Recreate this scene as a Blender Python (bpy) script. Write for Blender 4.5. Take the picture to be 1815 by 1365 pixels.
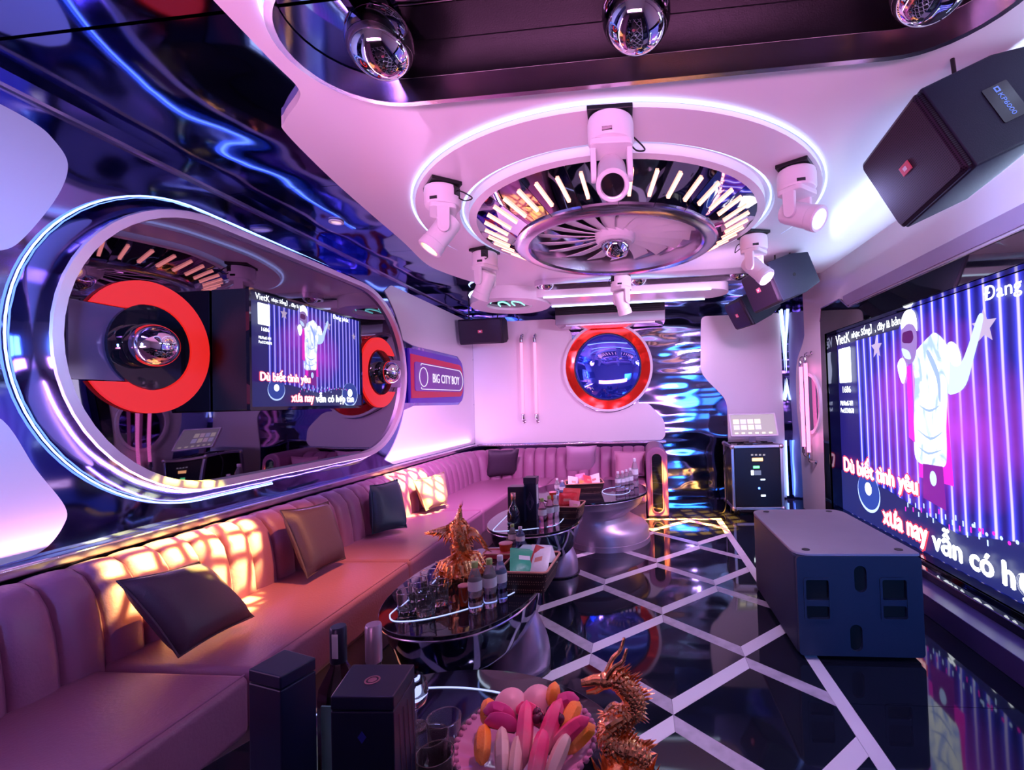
import bpy, bmesh, math, random
from mathutils import Vector, Matrix
random.seed(7)
PI = math.pi
for o in list(bpy.data.objects): bpy.data.objects.remove(o)
SC = bpy.context.scene
COL = SC.collection

# ------------------------------------------------------------------ camera
EYE = Vector((0, 0, 1.4))
F, CX, CY = 833.0, 1051.0, 693.5          # focal length and principal point in 1815 x 1365 pixels
YAW, PITCH, ROLL = 0.0975, 0.0235, -0.0297
_d = Vector((-math.sin(YAW)*math.cos(PITCH), math.cos(YAW)*math.cos(PITCH), math.sin(PITCH)))
_r = Vector((math.cos(YAW), math.sin(YAW), 0)); _u = _r.cross(_d)
RT = math.cos(ROLL)*_r + math.sin(ROLL)*_u
UP = -math.sin(ROLL)*_r + math.cos(ROLL)*_u
cam_d = bpy.data.cameras.new('camera'); cam = bpy.data.objects.new('camera', cam_d); COL.objects.link(cam)
cam_d.sensor_width = 36; cam_d.lens = F/1815*36
cam_d.shift_x = -(CX-907.5)/1815; cam_d.shift_y = (CY-682.5)/1815
cam_d.clip_start = .02
cam.matrix_world = Matrix(((RT.x, UP.x, -_d.x, 0), (RT.y, UP.y, -_d.y, 0), (RT.z, UP.z, -_d.z, EYE.z), (0, 0, 0, 1)))
SC.camera = cam
def ray(x, y): return (x-CX)/F*RT - (y-CY)/F*UP + _d
def onz(x, y, z): v = ray(x, y); return EYE + v*((z-EYE.z)/v.z)
def onx(x, y, X): v = ray(x, y); return EYE + v*(X/v.x)
def ony(x, y, Y): v = ray(x, y); return EYE + v*(Y/v.y)

# ------------------------------------------------------------------ world, exposure, sampling
w = bpy.data.worlds.new('world'); SC.world = w; w.use_nodes = True
w.node_tree.nodes['Background'].inputs[0].default_value = (.02, .015, .04, 1)
w.node_tree.nodes['Background'].inputs[1].default_value = .3
SC.view_settings.view_transform = 'Standard'; SC.view_settings.look = 'None'
SC.view_settings.exposure = 0.0; SC.view_settings.gamma = 1.0; SC.view_settings.use_curve_mapping = False
SC.cycles.use_denoising = True; SC.cycles.adaptive_threshold = .02
SC.cycles.caustics_reflective = False; SC.cycles.caustics_refractive = False
SC.cycles.sample_clamp_indirect = 6.0
SC.cycles.max_bounces = 7; SC.cycles.glossy_bounces = 4; SC.cycles.transmission_bounces = 6; SC.cycles.diffuse_bounces = 3

# ------------------------------------------------------------------ lights (beams of the moving heads, added washes and area fills)
def aim(o, loc, target):
    o.location = loc
    o.rotation_euler = (Vector(target)-Vector(loc)).to_track_quat('-Z', 'Y').to_euler()
def spot(name, loc, target, color, energy, deg, blend=.6, radius=.05, gobo=None):
    l = bpy.data.lights.new(name, 'SPOT'); o = bpy.data.objects.new(name, l); COL.objects.link(o)
    l.color = color; l.energy = energy; l.spot_size = math.radians(deg); l.spot_blend = blend; l.shadow_soft_size = radius
    aim(o, loc, target)
    if gobo:
        l.use_nodes = True; nt = l.node_tree; N = nt.nodes; L = nt.links
        em = next(n for n in N if n.type == 'EMISSION')
        tc = N.new('ShaderNodeTexCoord'); sp = N.new('ShaderNodeSeparateXYZ'); L.new(tc.outputs['Normal'], sp.inputs[0])
        dx = N.new('ShaderNodeMath'); dx.operation = 'DIVIDE'; L.new(sp.outputs[0], dx.inputs[0]); L.new(sp.outputs[2], dx.inputs[1])
        dy = N.new('ShaderNodeMath'); dy.operation = 'DIVIDE'; L.new(sp.outputs[1], dy.inputs[0]); L.new(sp.outputs[2], dy.inputs[1])
        cb = N.new('ShaderNodeCombineXYZ'); L.new(dx.outputs[0], cb.inputs[0]); L.new(dy.outputs[0], cb.inputs[1])
        mp = N.new('ShaderNodeMapping'); mp.inputs['Rotation'].default_value = (0, 0, .5); L.new(cb.outputs[0], mp.inputs[0])
        vo = N.new('ShaderNodeTexVoronoi'); vo.feature = 'DISTANCE_TO_EDGE'; vo.inputs['Scale'].default_value = gobo; vo.inputs['Randomness'].default_value = .15
        L.new(mp.outputs[0], vo.inputs['Vector'])
        rp = N.new('ShaderNodeMapRange'); rp.inputs['From Min'].default_value = .12; rp.inputs['From Max'].default_value = .22
        rp.inputs['To Min'].default_value = .10; rp.inputs['To Max'].default_value = 1.6
        L.new(vo.outputs['Distance'], rp.inputs['Value']); L.new(rp.outputs[0], em.inputs['Strength'])
        mc = N.new('ShaderNodeMix'); mc.data_type = 'RGBA'; mc.inputs['A'].default_value = (1, .42, .02, 1); mc.inputs['B'].default_value = (1, .92, .16, 1)
        L.new(rp.outputs[0], mc.inputs['Factor']); L.new(mc.outputs['Result'], em.inputs['Color']); l.color = (1, 1, 1)
    return o
HEADS = [((-.09, 2.09), (.0, .75, 1.1)), ((-1.10, 2.61), (-2.18, 2.12, .74)), ((.92, 2.72), (1.9, 1.6, 1.6)),
         ((-1.24, 3.78), (-2.12, 4.25, .72)), ((.935, 3.78), (2.0, 2.9, 1.0)), ((-.147, 4.76), (.50, 5.45, .1))]
HEAD_PIVOT_Z = 2.42
def head_lens(i):
    (x, y), t = HEADS[i]; p = Vector((x, y, HEAD_PIVOT_Z)); d = (Vector(t)-p).normalized()
    return p + d*.145, Vector(t), d
LIGHTS = []
_p, _t, _ = head_lens(1); LIGHTS.append(spot('beam_sofa', _p, _t, (1, .40, .09), 3000, 23, .3, .012, gobo=17))
_p, _t, _ = head_lens(3); LIGHTS.append(spot('beam_cushion', _p, _t, (1, .46, .12), 2000, 22, .3, .012, gobo=15))
_p, _t, _ = head_lens(5); LIGHTS.append(spot('beam_floor', _p, _t, (1, .36, .05), 5200, 27, .3, .012, gobo=15))
LIGHTS[-1].data.color = (1, .5, .25)
_p, _t, _ = head_lens(0); LIGHTS.append(spot('front_fill', _p, (.25, 2.5, 0), (.80, .60, 1), 130, 66, .9, .08))  # added lavender fill for the floor, set at the nearest head
_p, _t, _ = head_lens(2); LIGHTS.append(spot('right_fill', _p, (1.9, 2.2, 2.2), (.45, .45, 1), 60, 130, 1, .1))  # added blue fill, set at the right head
_p, _t, _ = head_lens(4); LIGHTS.append(spot('far_fill', _p, (-.2, 6.6, 1.2), (.92, .50, 1), 350, 150, 1, .1))  # added fill for the far wall, set at a far head

def area(name, loc, target, sx, sy, color, energy):
    l = bpy.data.lights.new(name, 'AREA'); o = bpy.data.objects.new(name, l); COL.objects.link(o)
    l.shape = 'RECTANGLE'; l.size = sx; l.size_y = sy; l.color = color; l.energy = energy; aim(o, loc, target); return o
_p, _t, _ = head_lens(1); LIGHTS.append(spot('beam_halo', _p, (-1.85, 2.55, .42), (1, .36, .10), 230, 48, 1, .03))
_p, _t, _ = head_lens(3); LIGHTS.append(spot('sofa_fill', _p, (-1.7, 5.2, .45), (1, .42, .98), 330, 112, 1, .1))  # added pink fill for the far sofa, set at a head
LIGHTS.append(area('rear_blue_fill', (1.35, -2.1, 1.3), (1.35, 2.6, .6), 1.0, .8, (.04, .26, 1), 6)); LIGHTS[-1].data.spread = math.radians(36)  # unseen blue fill behind the camera, added for the right foreground
LIGHTS.append(area('side_blue_fill', (-1.2, -2.1, 1.7), (-2.42, 1.3, 1.8), .6, .8, (.14, .30, 1), 20)); LIGHTS[-1].data.spread = math.radians(34)  # unseen blue fill behind the camera, added for the left wall
_p, _t, _ = head_lens(0); LIGHTS.append(spot('table_fill', _p, (-.28, 1.15, .55), (1, .26, .55), 70, 36, 1, .05))  # added pink fill for the near table, set at the nearest head
LIGHTS.append(area('rear_fill', (-.4, -1.5, 1.0), (-.5, 1.9, 2.72), 3.0, .4, (1, .34, .78), 34))  # unseen pink fill behind the camera, added to lift the ceiling
LIGHTS[-1].data.spread = math.radians(62)
LIGHTS.append(area('ledge_fill', (-2.375, 3.2, .86), (-1.5, 3.2, 2.72), 6.6, .02, (1, .42, .93), 31))  # area fill added along the sofa ledge to brighten wall and ceiling
LIGHTS.append(area('frame_fill', (1.94, 3.0, 2.37), (1.0, 3.0, 2.72), 3.6, .02, (.50, .66, 1), 26))  # area fill added above the screen frame to brighten the ceiling
# ------------------------------------------------------------------ materials
MATS = {}
def srgb(r, g, b):
    f = lambda c: (c/255/12.92) if c/255 <= .04045 else ((c/255+.055)/1.055)**2.4
    return (f(r), f(g), f(b))
def pm(name, col=(.8, .8, .8), rough=.5, metal=0.0, spec=.5, em=None, es=0.0, trans=0.0, ior=1.45, coat=0.0, wave=None, grain=None, vary=.06, vscale=6.0):
    if name in MATS: return MATS[name]
    m = bpy.data.materials.new(name); m.use_nodes = True; nt = m.node_tree; N = nt.nodes; L = nt.links
    b = N['Principled BSDF']; I = b.inputs
    I['Roughness'].default_value = rough; I['Metallic'].default_value = metal; I['Specular IOR Level'].default_value = spec
    I['IOR'].default_value = ior; I['Transmission Weight'].default_value = trans; I['Coat Weight'].default_value = coat; I['Coat Roughness'].default_value = .05
    tc = N.new('ShaderNodeTexCoord')
    nz = N.new('ShaderNodeTexNoise'); nz.inputs['Scale'].default_value = vscale; nz.inputs['Detail'].default_value = 2
    L.new(tc.outputs['Object'], nz.inputs['Vector'])
    cr = N.new('ShaderNodeMix'); cr.data_type = 'RGBA'
    cr.inputs['A'].default_value = (*[c*(1-vary) for c in col], 1); cr.inputs['B'].default_value = (*[min(1, c*(1+vary)) for c in col], 1)
    L.new(nz.outputs['Fac'], cr.inputs['Factor']); L.new(cr.outputs['Result'], I['Base Color'])
    if em: I['Emission Color'].default_value = (*em, 1); I['Emission Strength'].default_value = es
    prev = None
    for spec_ in (wave, grain):
        if spec_:
            sc, dist = spec_[:2]
            n2 = N.new('ShaderNodeTexNoise'); n2.inputs['Scale'].default_value = sc; n2.inputs['Detail'].default_value = 1 if spec_ is wave else 3
            if len(spec_) > 2:
                mp = N.new('ShaderNodeMapping'); mp.inputs['Scale'].default_value = spec_[2]; L.new(tc.outputs['Object'], mp.inputs[0]); L.new(mp.outputs[0], n2.inputs['Vector'])
            else: L.new(tc.outputs['Object'], n2.inputs['Vector'])
            bp = N.new('ShaderNodeBump'); bp.inputs['Strength'].default_value = 1; bp.inputs['Distance'].default_value = dist
            L.new(n2.outputs['Fac'], bp.inputs['Height'])
            if prev: L.new(prev.outputs[0], bp.inputs['Normal'])
            prev = bp
    if prev: L.new(prev.outputs[0], I['Normal'])
    MATS[name] = m; return m
def em(name, col, s):
    return pm(name, (0.02, .02, .02), .5, em=col, es=s)

WHITE = pm('white_lacquer', (.82, .80, .84), .22, vary=.02, vscale=2)
PLASTIC = pm('white_plastic', (.80, .79, .82), .35, vary=.02)
STEEL = pm('wavy_mirror_steel', (.22, .27, .62), .07, 1, wave=(1.7, .035), vary=.05, vscale=1.0)
STEEL_BACK = pm('rippled_mirror_steel', (.30, .33, .55), .07, 1, wave=(1.5, .035, (.7, 1, 2.4)), vary=.05, vscale=1.0)
BRUSHED = pm('brushed_steel', (.62, .48, .62), .38, .65, grain=(60, .0004, (1, 1, 12)), vary=.05)
CHROME = pm('chrome', (.80, .78, .82), .04, 1, vary=.02)
CHROME_TRIM = pm('chrome_trim', (.80, .72, .82), .2, 1, wave=(5, .004), vary=.04)
DARKMIRROR = pm('smoked_mirror', (.15, .12, .19), .015, 1, wave=(1.3, .006), vary=.04, vscale=1)
BLACKMIRROR = pm('black_glass', (.006, .007, .012), .03, 0, .9, vary=.1)
BLACKMETAL = pm('black_metal', (.012, .012, .016), .35, .3, grain=(180, .0004))
SPEAKER = pm('speaker_paint', (.005, .008, .026), .65, grain=(220, .0008))
SUBPAINT = pm('subwoofer_paint', (.014, .022, .055), .5, grain=(260, .001))
RUBBER = pm('black_rubber', (.008, .008, .01), .6)
CAVITY = pm('dark_cavity', (.003, .003, .004), .8)
LEATHER = pm('pink_leather', (.31, .115, .235), .42, grain=(90, .0012), vary=.08)
LEATHER2 = pm('pink_leather_seat', (.33, .125, .235), .40, grain=(90, .0012), vary=.08, vscale=3)
PLINTH = pm('sofa_plinth', (.02, .015, .02), .5)
GOLD = pm('gold_resin', (1, .44, .18), .26, 1, grain=(60, .003), vary=.2, vscale=30)
ALU = pm('aluminium', (.72, .68, .74), .3, 1)
TILE = pm('navy_black_tile', (.008, .010, .020), .045, 0, .6, wave=(3, .0008), vary=.5, vscale=3)
STRIPW = pm('white_inlay', (.86, .80, .90), .16, vary=.05)
STRIPM = pm('grey_marble_inlay', (.52, .46, .56), .16, vary=.45, vscale=14)
GROUT = pm('dark_grout', (.01, .01, .014), .4)
GLASS = pm('clear_glass', (1, 1, 1), .0, trans=.95, ior=1.18, vary=0)
PETW = pm('bottle_plastic', (.97, .98, 1), .05, trans=.8, ior=1.08, vary=0)
LABELW = pm('paper_label', (.75, .78, .80), .5)
LED_W = em('led_cool_white', (.60, .72, 1), 4.5)
LED_RING = em('led_ring', (.46, .60, 1), 2.4)
LED_BLUE = em('led_blue_white', (.22, .38, 1), 5)
LED_BAR = em('led_bar_pink', (1, .36, .26), 4)
LED_TABLE = em('led_table', (.40, .46, 1), 1.7)
NEON_P = em('neon_pink', (1, .26, .55), 1.9)
NEON_TEAL = em('neon_teal', (.25, 1, .85), 2.5)
NEON_WHITE = em('neon_sign_white', (.85, .75, 1), 1.1)
RED_GLOW = em('red_glow', (1, .02, .015), .8)

# ------------------------------------------------------------------ mesh tools
def link(o, parent=None):
    COL.objects.link(o)
    if parent is not None: o.parent = parent
    return o
def tag(o, label=None, cat=None, group=None, kind=None):
    if label: o['label'] = label
    if cat: o['category'] = cat
    if group: o['group'] = group
    if kind: o['kind'] = kind
    return o
def thing(name, label, cat, loc=(0, 0, 0), rz=0, group=None, M=None):
    o = bpy.data.objects.new(name, None); o.empty_display_size = .05; link(o)
    if M is not None: o.matrix_world = M
    else: o.location = loc; o.rotation_euler = (0, 0, rz)
    return tag(o, label, cat, group)
class MB:
    def __init__(s): s.v = []; s.f = []
    def add(s, vs, fs, M=None):
        n = len(s.v)
        for p in vs: s.v.append(tuple(M @ Vector(p)) if M is not None else tuple(p))
        for f in fs: s.f.append(tuple(i+n for i in f))
        return s
    def box(s, x0, x1, y0, y1, z0, z1, M=None):
        return s.add([(x0, y0, z0), (x1, y0, z0), (x1, y1, z0), (x0, y1, z0), (x0, y0, z1), (x1, y0, z1), (x1, y1, z1), (x0, y1, z1)],
                     [(0, 3, 2, 1), (4, 5, 6, 7), (0, 1, 5, 4), (1, 2, 6, 5), (2, 3, 7, 6), (3, 0, 4, 7)], M)
    def prism(s, poly, z0, z1, M=None, top=None):
        n = len(poly); t = top or poly
        return s.add([(x, y, z0) for x, y in poly] + [(x, y, z1) for x, y in t],
                     [tuple(range(n-1, -1, -1)), tuple(range(n, 2*n))] + [(i, (i+1) % n, n+(i+1) % n, n+i) for i in range(n)], M)
    def loft(s, rings, cap=True, closed=True, M=None):
        n = len(rings[0]); vs = [p for r in rings for p in r]; fs = []
        for k in range(len(rings)-1):
            for i in range(n if closed else n-1):
                j = (i+1) % n; fs.append((k*n+i, k*n+j, (k+1)*n+j, (k+1)*n+i))
        if cap: fs.append(tuple(range(n-1, -1, -1))); b = (len(rings)-1)*n; fs.append(tuple(range(b, b+n)))
        return s.add(vs, fs, M)
    def lathe(s, prof, n=32, M=None, cap=True, sx=1, sy=1):
        return s.loft([[(r*sx*math.cos(2*PI*i/n), r*sy*math.sin(2*PI*i/n), z) for i in range(n)] for r, z in prof], cap, True, M)
    def sphere(s, r, M=None, nu=32, nv=16, z0=-1, z1=1):
        a0, a1 = math.asin(z0), math.asin(z1)
        return s.lathe([(max(1e-4, r*math.cos(a0+(a1-a0)*k/nv)), r*math.sin(a0+(a1-a0)*k/nv)) for k in range(nv+1)], nu, M)
    def tube(s, pts, r, n=10, closed=False, M=None):
        pts = [Vector(p) for p in pts]; rr = r if isinstance(r, (list, tuple)) else [r]*len(pts); rings = []
        m = len(pts); up = None
        for i, p in enumerate(pts):
            a = pts[(i-1) % m] if (closed or i > 0) else p; b = pts[(i+1) % m] if (closed or i < m-1) else p
            t = (b-a).normalized() if (b-a).length > 1e-9 else Vector((0, 0, 1))
            if up is None:
                up = Vector((0, 0, 1)) if abs(t.z) < .9 else Vector((1, 0, 0))
            x = up - t*up.dot(t)
            if x.length < 1e-6: x = Vector((1, 0, 0)) - t*t.x
            x.normalize(); y = t.cross(x); up = x
            rings.append([tuple(p + x*rr[i]*math.cos(2*PI*k/n) + y*rr[i]*math.sin(2*PI*k/n)) for k in range(n)])
        if closed: rings.append(rings[0])
        return s.loft(rings, not closed, True, M)
    def build(s, name, mat, parent=None, smooth=35, bevel=0, segs=2, M=None):
        me = bpy.data.meshes.new(name); me.from_pydata(s.v, [], s.f); me.validate()
        bm = bmesh.new(); bm.from_mesh(me); bmesh.ops.recalc_face_normals(bm, faces=bm.faces); bm.to_mesh(me); bm.free()
        return finish(name, me, mat, parent, smooth, bevel, segs, M)
def finish(name, me, mat, parent=None, smooth=35, bevel=0, segs=2, M=None):
    me.materials.clear(); me.materials.append(mat)
    if smooth:
        for p in me.polygons: p.use_smooth = True
        me.set_sharp_from_angle(angle=math.radians(smooth))
    o = bpy.data.objects.new(name, me); link(o, parent)
    if M is not None: o.matrix_local = M
    if bevel:
        b = o.modifiers.new('bevel', 'BEVEL'); b.width = bevel; b.segments = segs; b.limit_method = 'ANGLE'; b.angle_limit = math.radians(40)
        if smooth: b.harden_normals = True
    return o
def copy_tree(o, parent=None):
    c = o.copy(); COL.objects.link(c); c.parent = parent
    for ch in o.children: copy_tree(ch, c)
    return c
def plate(name, outer, holes, thick, M, mat, parent=None, smooth=30):
    """flat sheet with holes, outline in its own plane, M puts it in place"""
    cu = bpy.data.curves.new('outline', 'CURVE'); cu.dimensions = '2D'; cu.fill_mode = 'BOTH'; cu.extrude = thick/2
    for poly in [outer]+list(holes):
        sp = cu.splines.new('POLY'); sp.points.add(len(poly)-1); sp.use_cyclic_u = True
        for i, (x, y) in enumerate(poly): sp.points[i].co = (x, y, 0, 1)
    t = bpy.data.objects.new('outline', cu); COL.objects.link(t)
    dg = bpy.context.evaluated_depsgraph_get(); me = bpy.data.meshes.new_from_object(t.evaluated_get(dg))
    bpy.data.objects.remove(t); bpy.data.curves.remove(cu)
    me.name = name; me.transform(M)
    return finish(name, me, mat, parent, smooth)
def text(name, s, mat, M, width=None, height=None, parent=None, extrude=.0006, center=True):
    """lettering as thin raised letters; M maps local x (reading direction), y (up), z (outward)"""
    cu = bpy.data.curves.new('letters', 'FONT'); cu.body = s; cu.extrude = extrude; cu.size = 1; cu.resolution_u = 3
    t = bpy.data.objects.new('letters', cu); COL.objects.link(t)
    dg = bpy.context.evaluated_depsgraph_get(); me = bpy.data.meshes.new_from_object(t.evaluated_get(dg))
    bpy.data.objects.remove(t); bpy.data.curves.remove(cu)
    xs = [v.co.x for v in me.vertices]; ys = [v.co.y for v in me.vertices]
    x0, x1, y0, y1 = min(xs), max(xs), min(ys), max(ys)
    sy = height/(y1-y0) if height else width/(x1-x0); sx = width/(x1-x0) if width else sy
    for v in me.vertices:
        v.co.x = (v.co.x-(x0+x1)/2)*sx if center else (v.co.x-x0)*sx
        v.co.y = (v.co.y-(y0+y1)/2)*sy if center else (v.co.y-y0)*sy
    me.transform(M); me.name = name
    return tag(finish(name, me, mat, parent, 0), kind='stuff')
def stadium(x0, x1, y, r, n=20):
    p = [(x1+r*math.cos(-PI/2+PI*i/n), y+r*math.sin(-PI/2+PI*i/n)) for i in range(n+1)]
    return p + [(x0+r*math.cos(PI/2+PI*i/n), y+r*math.sin(PI/2+PI*i/n)) for i in range(n+1)]
def circle(x, y, r, n=48, ry=None): return [(x+r*math.cos(2*PI*i/n), y+(ry or r)*math.sin(2*PI*i/n)) for i in range(n)]
def rrect(x0, x1, y0, y1, r, n=6):
    p = []
    for cx, cy, a in ((x1-r, y0+r, -PI/2), (x1-r, y1-r, 0), (x0+r, y1-r, PI/2), (x0+r, y0+r, PI)):
        p += [(cx+r*math.cos(a+PI/2*i/n), cy+r*math.sin(a+PI/2*i/n)) for i in range(n+1)]
    return p
def smoothpath(pts, n=6, closed=False):
    out = []; m = len(pts)
    for i in range(m if closed else m-1):
        g = (lambda k: pts[k % m]) if closed else (lambda k: pts[min(max(k, 0), m-1)])
        p0, p1, p2, p3 = (Vector(g(i+k)) for k in (-1, 0, 1, 2))
        for k in range(n):
            t = k/n
            out.append(tuple(.5*((2*p1)+(p2-p0)*t+(2*p0-5*p1+4*p2-p3)*t*t+(3*p1-p0-3*p2+p3)*t**3)))
    if not closed: out.append(tuple(pts[-1]))
    return out
def roundpoly(pts, r, n=5):
    """round the corners of a polygon; r one value or one per corner"""
    out = []; m = len(pts)
    for i in range(m):
        p = Vector(pts[i]); a = Vector(pts[i-1]); b = Vector(pts[(i+1) % m]); rr = r[i] if isinstance(r, (list, tuple)) else r
        if rr <= 0: out.append(tuple(p)); continue
        da = (a-p); db = (b-p); d = min(rr, da.length*.48, db.length*.48)
        s = p+da.normalized()*d; e = p+db.normalized()*d
        for k in range(n+1):
            t = k/n; out.append(tuple(s*(1-t)**2 + p*2*t*(1-t) + e*t*t))
    return out
def frame(o, ex, ey, ez): return Matrix(((ex[0], ey[0], ez[0], o[0]), (ex[1], ey[1], ez[1], o[1]), (ex[2], ey[2], ez[2], o[2]), (0, 0, 0, 1)))
def look(o, z, up=(0, 0, 1)):
    z = Vector(z).normalized(); x = Vector(up).cross(z)
    if x.length < 1e-5: x = Vector((1, 0, 0))
    x.normalize(); return frame(o, x, z.cross(x), z)
T = Matrix.Translation
def Rz(a): return Matrix.Rotation(a, 4, 'Z')
def Rx(a): return Matrix.Rotation(a, 4, 'X')
def Ry(a): return Matrix.Rotation(a, 4, 'Y')
XL, XR, YB, YR, ZC, ZS = -2.42, 2.0, 6.7, -2.2, 2.72, 2.765
MLEFT = lambda x: frame((x, 0, 0), (0, 1, 0), (0, 0, 1), (1, 0, 0))      # drawing plane (Y, Z) on the left wall
MBACK = lambda y: frame((0, y, 0), (1, 0, 0), (0, 0, 1), (0, -1, 0))      # drawing plane (X, Z) on the back wall
MRIGHT = lambda x: frame((x, 0, 0), (0, -1, 0), (0, 0, 1), (-1, 0, 0))    # drawing plane (-Y, Z) on the right wall

# ================================================================== FLOOR
floor = tag(MB().box(XL-.1, XR+.2, YR, YB+.1, -.1, -.006).build('floor', GROUT, smooth=0), kind='structure')
LP, LQ, LX, LY, LV = .418, .4936, .1065, 3.132, .108
BX0, BX1, BY0, BY1 = -1.75, .84, -.6, 5.58
def clip(poly, x0, x1, y0, y1):
    for ax, lim, sg in ((0, x0, 1), (0, x1, -1), (1, y0, 1), (1, y1, -1)):
        out = []
        for i in range(len(poly)):
            a, b = poly[i-1], poly[i]; ia = (a[ax]-lim)*sg >= 0; ib = (b[ax]-lim)*sg >= 0
            if ia != ib:
                t = (lim-a[ax])/(b[ax]-a[ax]); out.append((a[0]+(b[0]-a[0])*t, a[1]+(b[1]-a[1])*t))
            if ib: out.append(b)
        poly = out
        if len(poly) < 3: return []
    return poly
def inset(poly, d):
    c = Vector((sum(p[0] for p in poly)/len(poly), sum(p[1] for p in poly)/len(poly)))
    return [tuple(Vector(p)+(c-Vector(p)).normalized()*d) for p in poly]
_shared = {}
def floor_piece(name, poly, mat, key=None, org=(0, 0)):
    q = clip(poly, BX0, BX1, BY0, BY1)
    if len(q) < 3: return
    area = abs(sum(q[i-1][0]*q[i][1]-q[i][0]*q[i-1][1] for i in range(len(q))))/2
    if area < .0012: return
    whole = len(q) == len(poly) and all((Vector(a)-Vector(b)).length < 1e-6 for a, b in zip(sorted(q), sorted(poly)))
    if whole and key in _shared:
        o = bpy.data.objects.new(name, _shared[key]); link(o, floor); o.location = (org[0], org[1], 0); return
    q = inset(q, .0012)
    if whole:
        o = MB().prism([(x-org[0], y-org[1]) for x, y in q], -.006, 0).build(name, mat, floor, 0); o.location = (org[0], org[1], 0); _shared[key] = o.data
    else: MB().prism(q, -.006, 0).build(name, mat, floor, 0)
for r in range(-8, 7):
    y = LY + r*LQ
    for c in range(-6, 5):
        if (r+c) % 2: continue
        x = LX + c*LP
        floor_piece('inlay_strip', [(x, y), (x+LP, y+LQ-LV), (x+LP, y+LQ), (x, y+LV)], STRIPW, 'u', (x, y))
        floor_piece('inlay_strip', [(x-LP, y+LQ-LV), (x, y), (x, y+LV), (x-LP, y+LQ)], STRIPM, 'd', (x, y))
        xx = x + LP                              # dark rhombus right of this node, between two nodes of the row
        floor_piece('floor_tile', [(x, y), (xx, y-LQ+LV), (x+2*LP, y), (xx, y+LQ-LV)], TILE, 't', (x, y))
for y0, y1 in ((BY0, 1.35), (1.355, 2.9), (2.905, 4.3), (4.305, BY1+.065)): MB().box(BX1+.001, BX1+.066, y0, y1, -.006, 0).build('border_strip', STRIPW, floor, 0)
for x0, x1 in ((BX0, -.4), (-.395, BX1)): MB().box(x0, x1, BY1+.001, BY1+.065, -.006, 0).build('border_strip', STRIPW, floor, 0)
for ya, yb in ((YR, -.7), (-.7, .78), (.78, 2.262), (2.262, 3.74), (3.74, 5.22), (5.22, YB)):
    MB().box(BX1+.068, XR+.1, ya+.0012, yb-.0012, -.006, 0).build('floor_tile', TILE, floor, 0)
for xa, xb in ((XL, -1.0), (-1.0, .1), (.1, BX1+.066)): MB().box(xa+.0012, xb-.0012, BY1+.067, YB, -.006, 0).build('floor_tile', TILE, floor, 0)
for ya, yb in ((-.6, 1.4), (1.4, 3.4), (3.4, BY1+.065)): MB().box(XL, BX0-.002, ya+.0012, yb-.0012, -.006, 0).build('floor_tile', TILE, floor, 0)
MB().box(XL, BX1+.066, YR, BY0-.002, -.006, 0).build('floor_tile', TILE, floor, 0)

# ================================================================== WALLS
wl = tag(MB().box(XL-.08, XL, YR, YB+.08, 0, ZS+.05).build('wall_left', STEEL, smooth=0), kind='structure')
def wpanel(parent, poly, M, mat=WHITE, thick=.016): return plate('panel', poly, [], thick, M, mat, parent)
# white lobes before the mirror, white fields beyond it
def arc(cx, cy, r, a0, a1, n=14): return [(cx+r*math.cos(math.radians(a0+(a1-a0)*i/n)), cy+r*math.sin(math.radians(a0+(a1-a0)*i/n))) for i in range(n+1)]
wpanel(wl, [(YR, 2.04), (1.0, 2.04)] + smoothpath([(1.45, 2.03), (1.56, 2.05), (1.63, 2.13), (1.735, 2.34), (1.77, 2.49), (1.72, 2.57), (1.65, 2.605), (1.5, 2.62)], 6) + [(YR, 2.62)], MLEFT(XL))
wpanel(wl, [(YR, .85)] + smoothpath([(1.4, .85), (1.56, .853), (1.68, .868), (1.75, .95), (1.755, 1.03), (1.66, 1.20), (1.56, 1.40), (1.44, 1.44)], 6) + [(YR, 1.44)], MLEFT(XL))
wpanel(wl, roundpoly([(4.42, 2.62)] + arc(3.74, 1.74, .97, 55, 22) + [(4.85, 2.07), (6.69, 2.07), (6.69, 2.62)], .03), MLEFT(XL))
wpanel(wl, roundpoly([(4.85, 1.42)] + arc(3.74, 1.74, .97, -22, -58) + [(4.40, .85), (6.69, .85), (6.69, 1.42)], .03), MLEFT(XL))
wpanel(wl, roundpoly([(6.10, 1.42), (6.69, 1.42), (6.69, 2.07), (6.10, 2.07), (6.27, 1.98), (6.29, 1.74), (6.27, 1.50)], [0, 0, 0, 0, .12, .1, .12]), MLEFT(XL))
MB().box(XL, XL+.02, YR, YB, 2.685, 2.70).build('seam_trim', CHROME_TRIM, wl, 0)
wb = tag(MB().box(XL-.08, XR+.3, YB, YB+.08, 0, ZS+.05).build('wall_back', STEEL_BACK, smooth=0), kind='structure')
DCX, DCZ, DR = -.43, 1.895, .645
wpanel(wb, roundpoly([(XL+.01, .84), (.30, .84), (.352, .90), (.345, 1.12), (.12, 1.37), (-.02, 1.37)] + arc(DCX, DCZ, DR, -48, -218, 30) + [(-.94, 2.42), (-1.16, 2.62), (XL+.01, 2.62)], [0, .06, .05, .08, .08, .05]+[0]*31+[.08, .08, 0]), MBACK(YB))
wpanel(wb, roundpoly([(1.205, 0.02), (1.97, 0.02), (1.97, 2.56), (.90, 2.56), (.865, 1.76), (1.215, 1.37)], [0, 0, .05, .08, .12, .12]), MBACK(YB))
MB().tube([(1.975, 6.66, .05), (1.975, 6.66, .80)], .012, 8).build('led_strip', LED_BLUE, wb)
MB().tube(smoothpath([(1.985, 6.66, 1.35), (2.03, 6.66, 1.62), (2.03, 6.66, 1.8), (1.985, 6.66, 2.6)], 6), .014, 8).build('led_strip', LED_W, wb)
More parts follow.
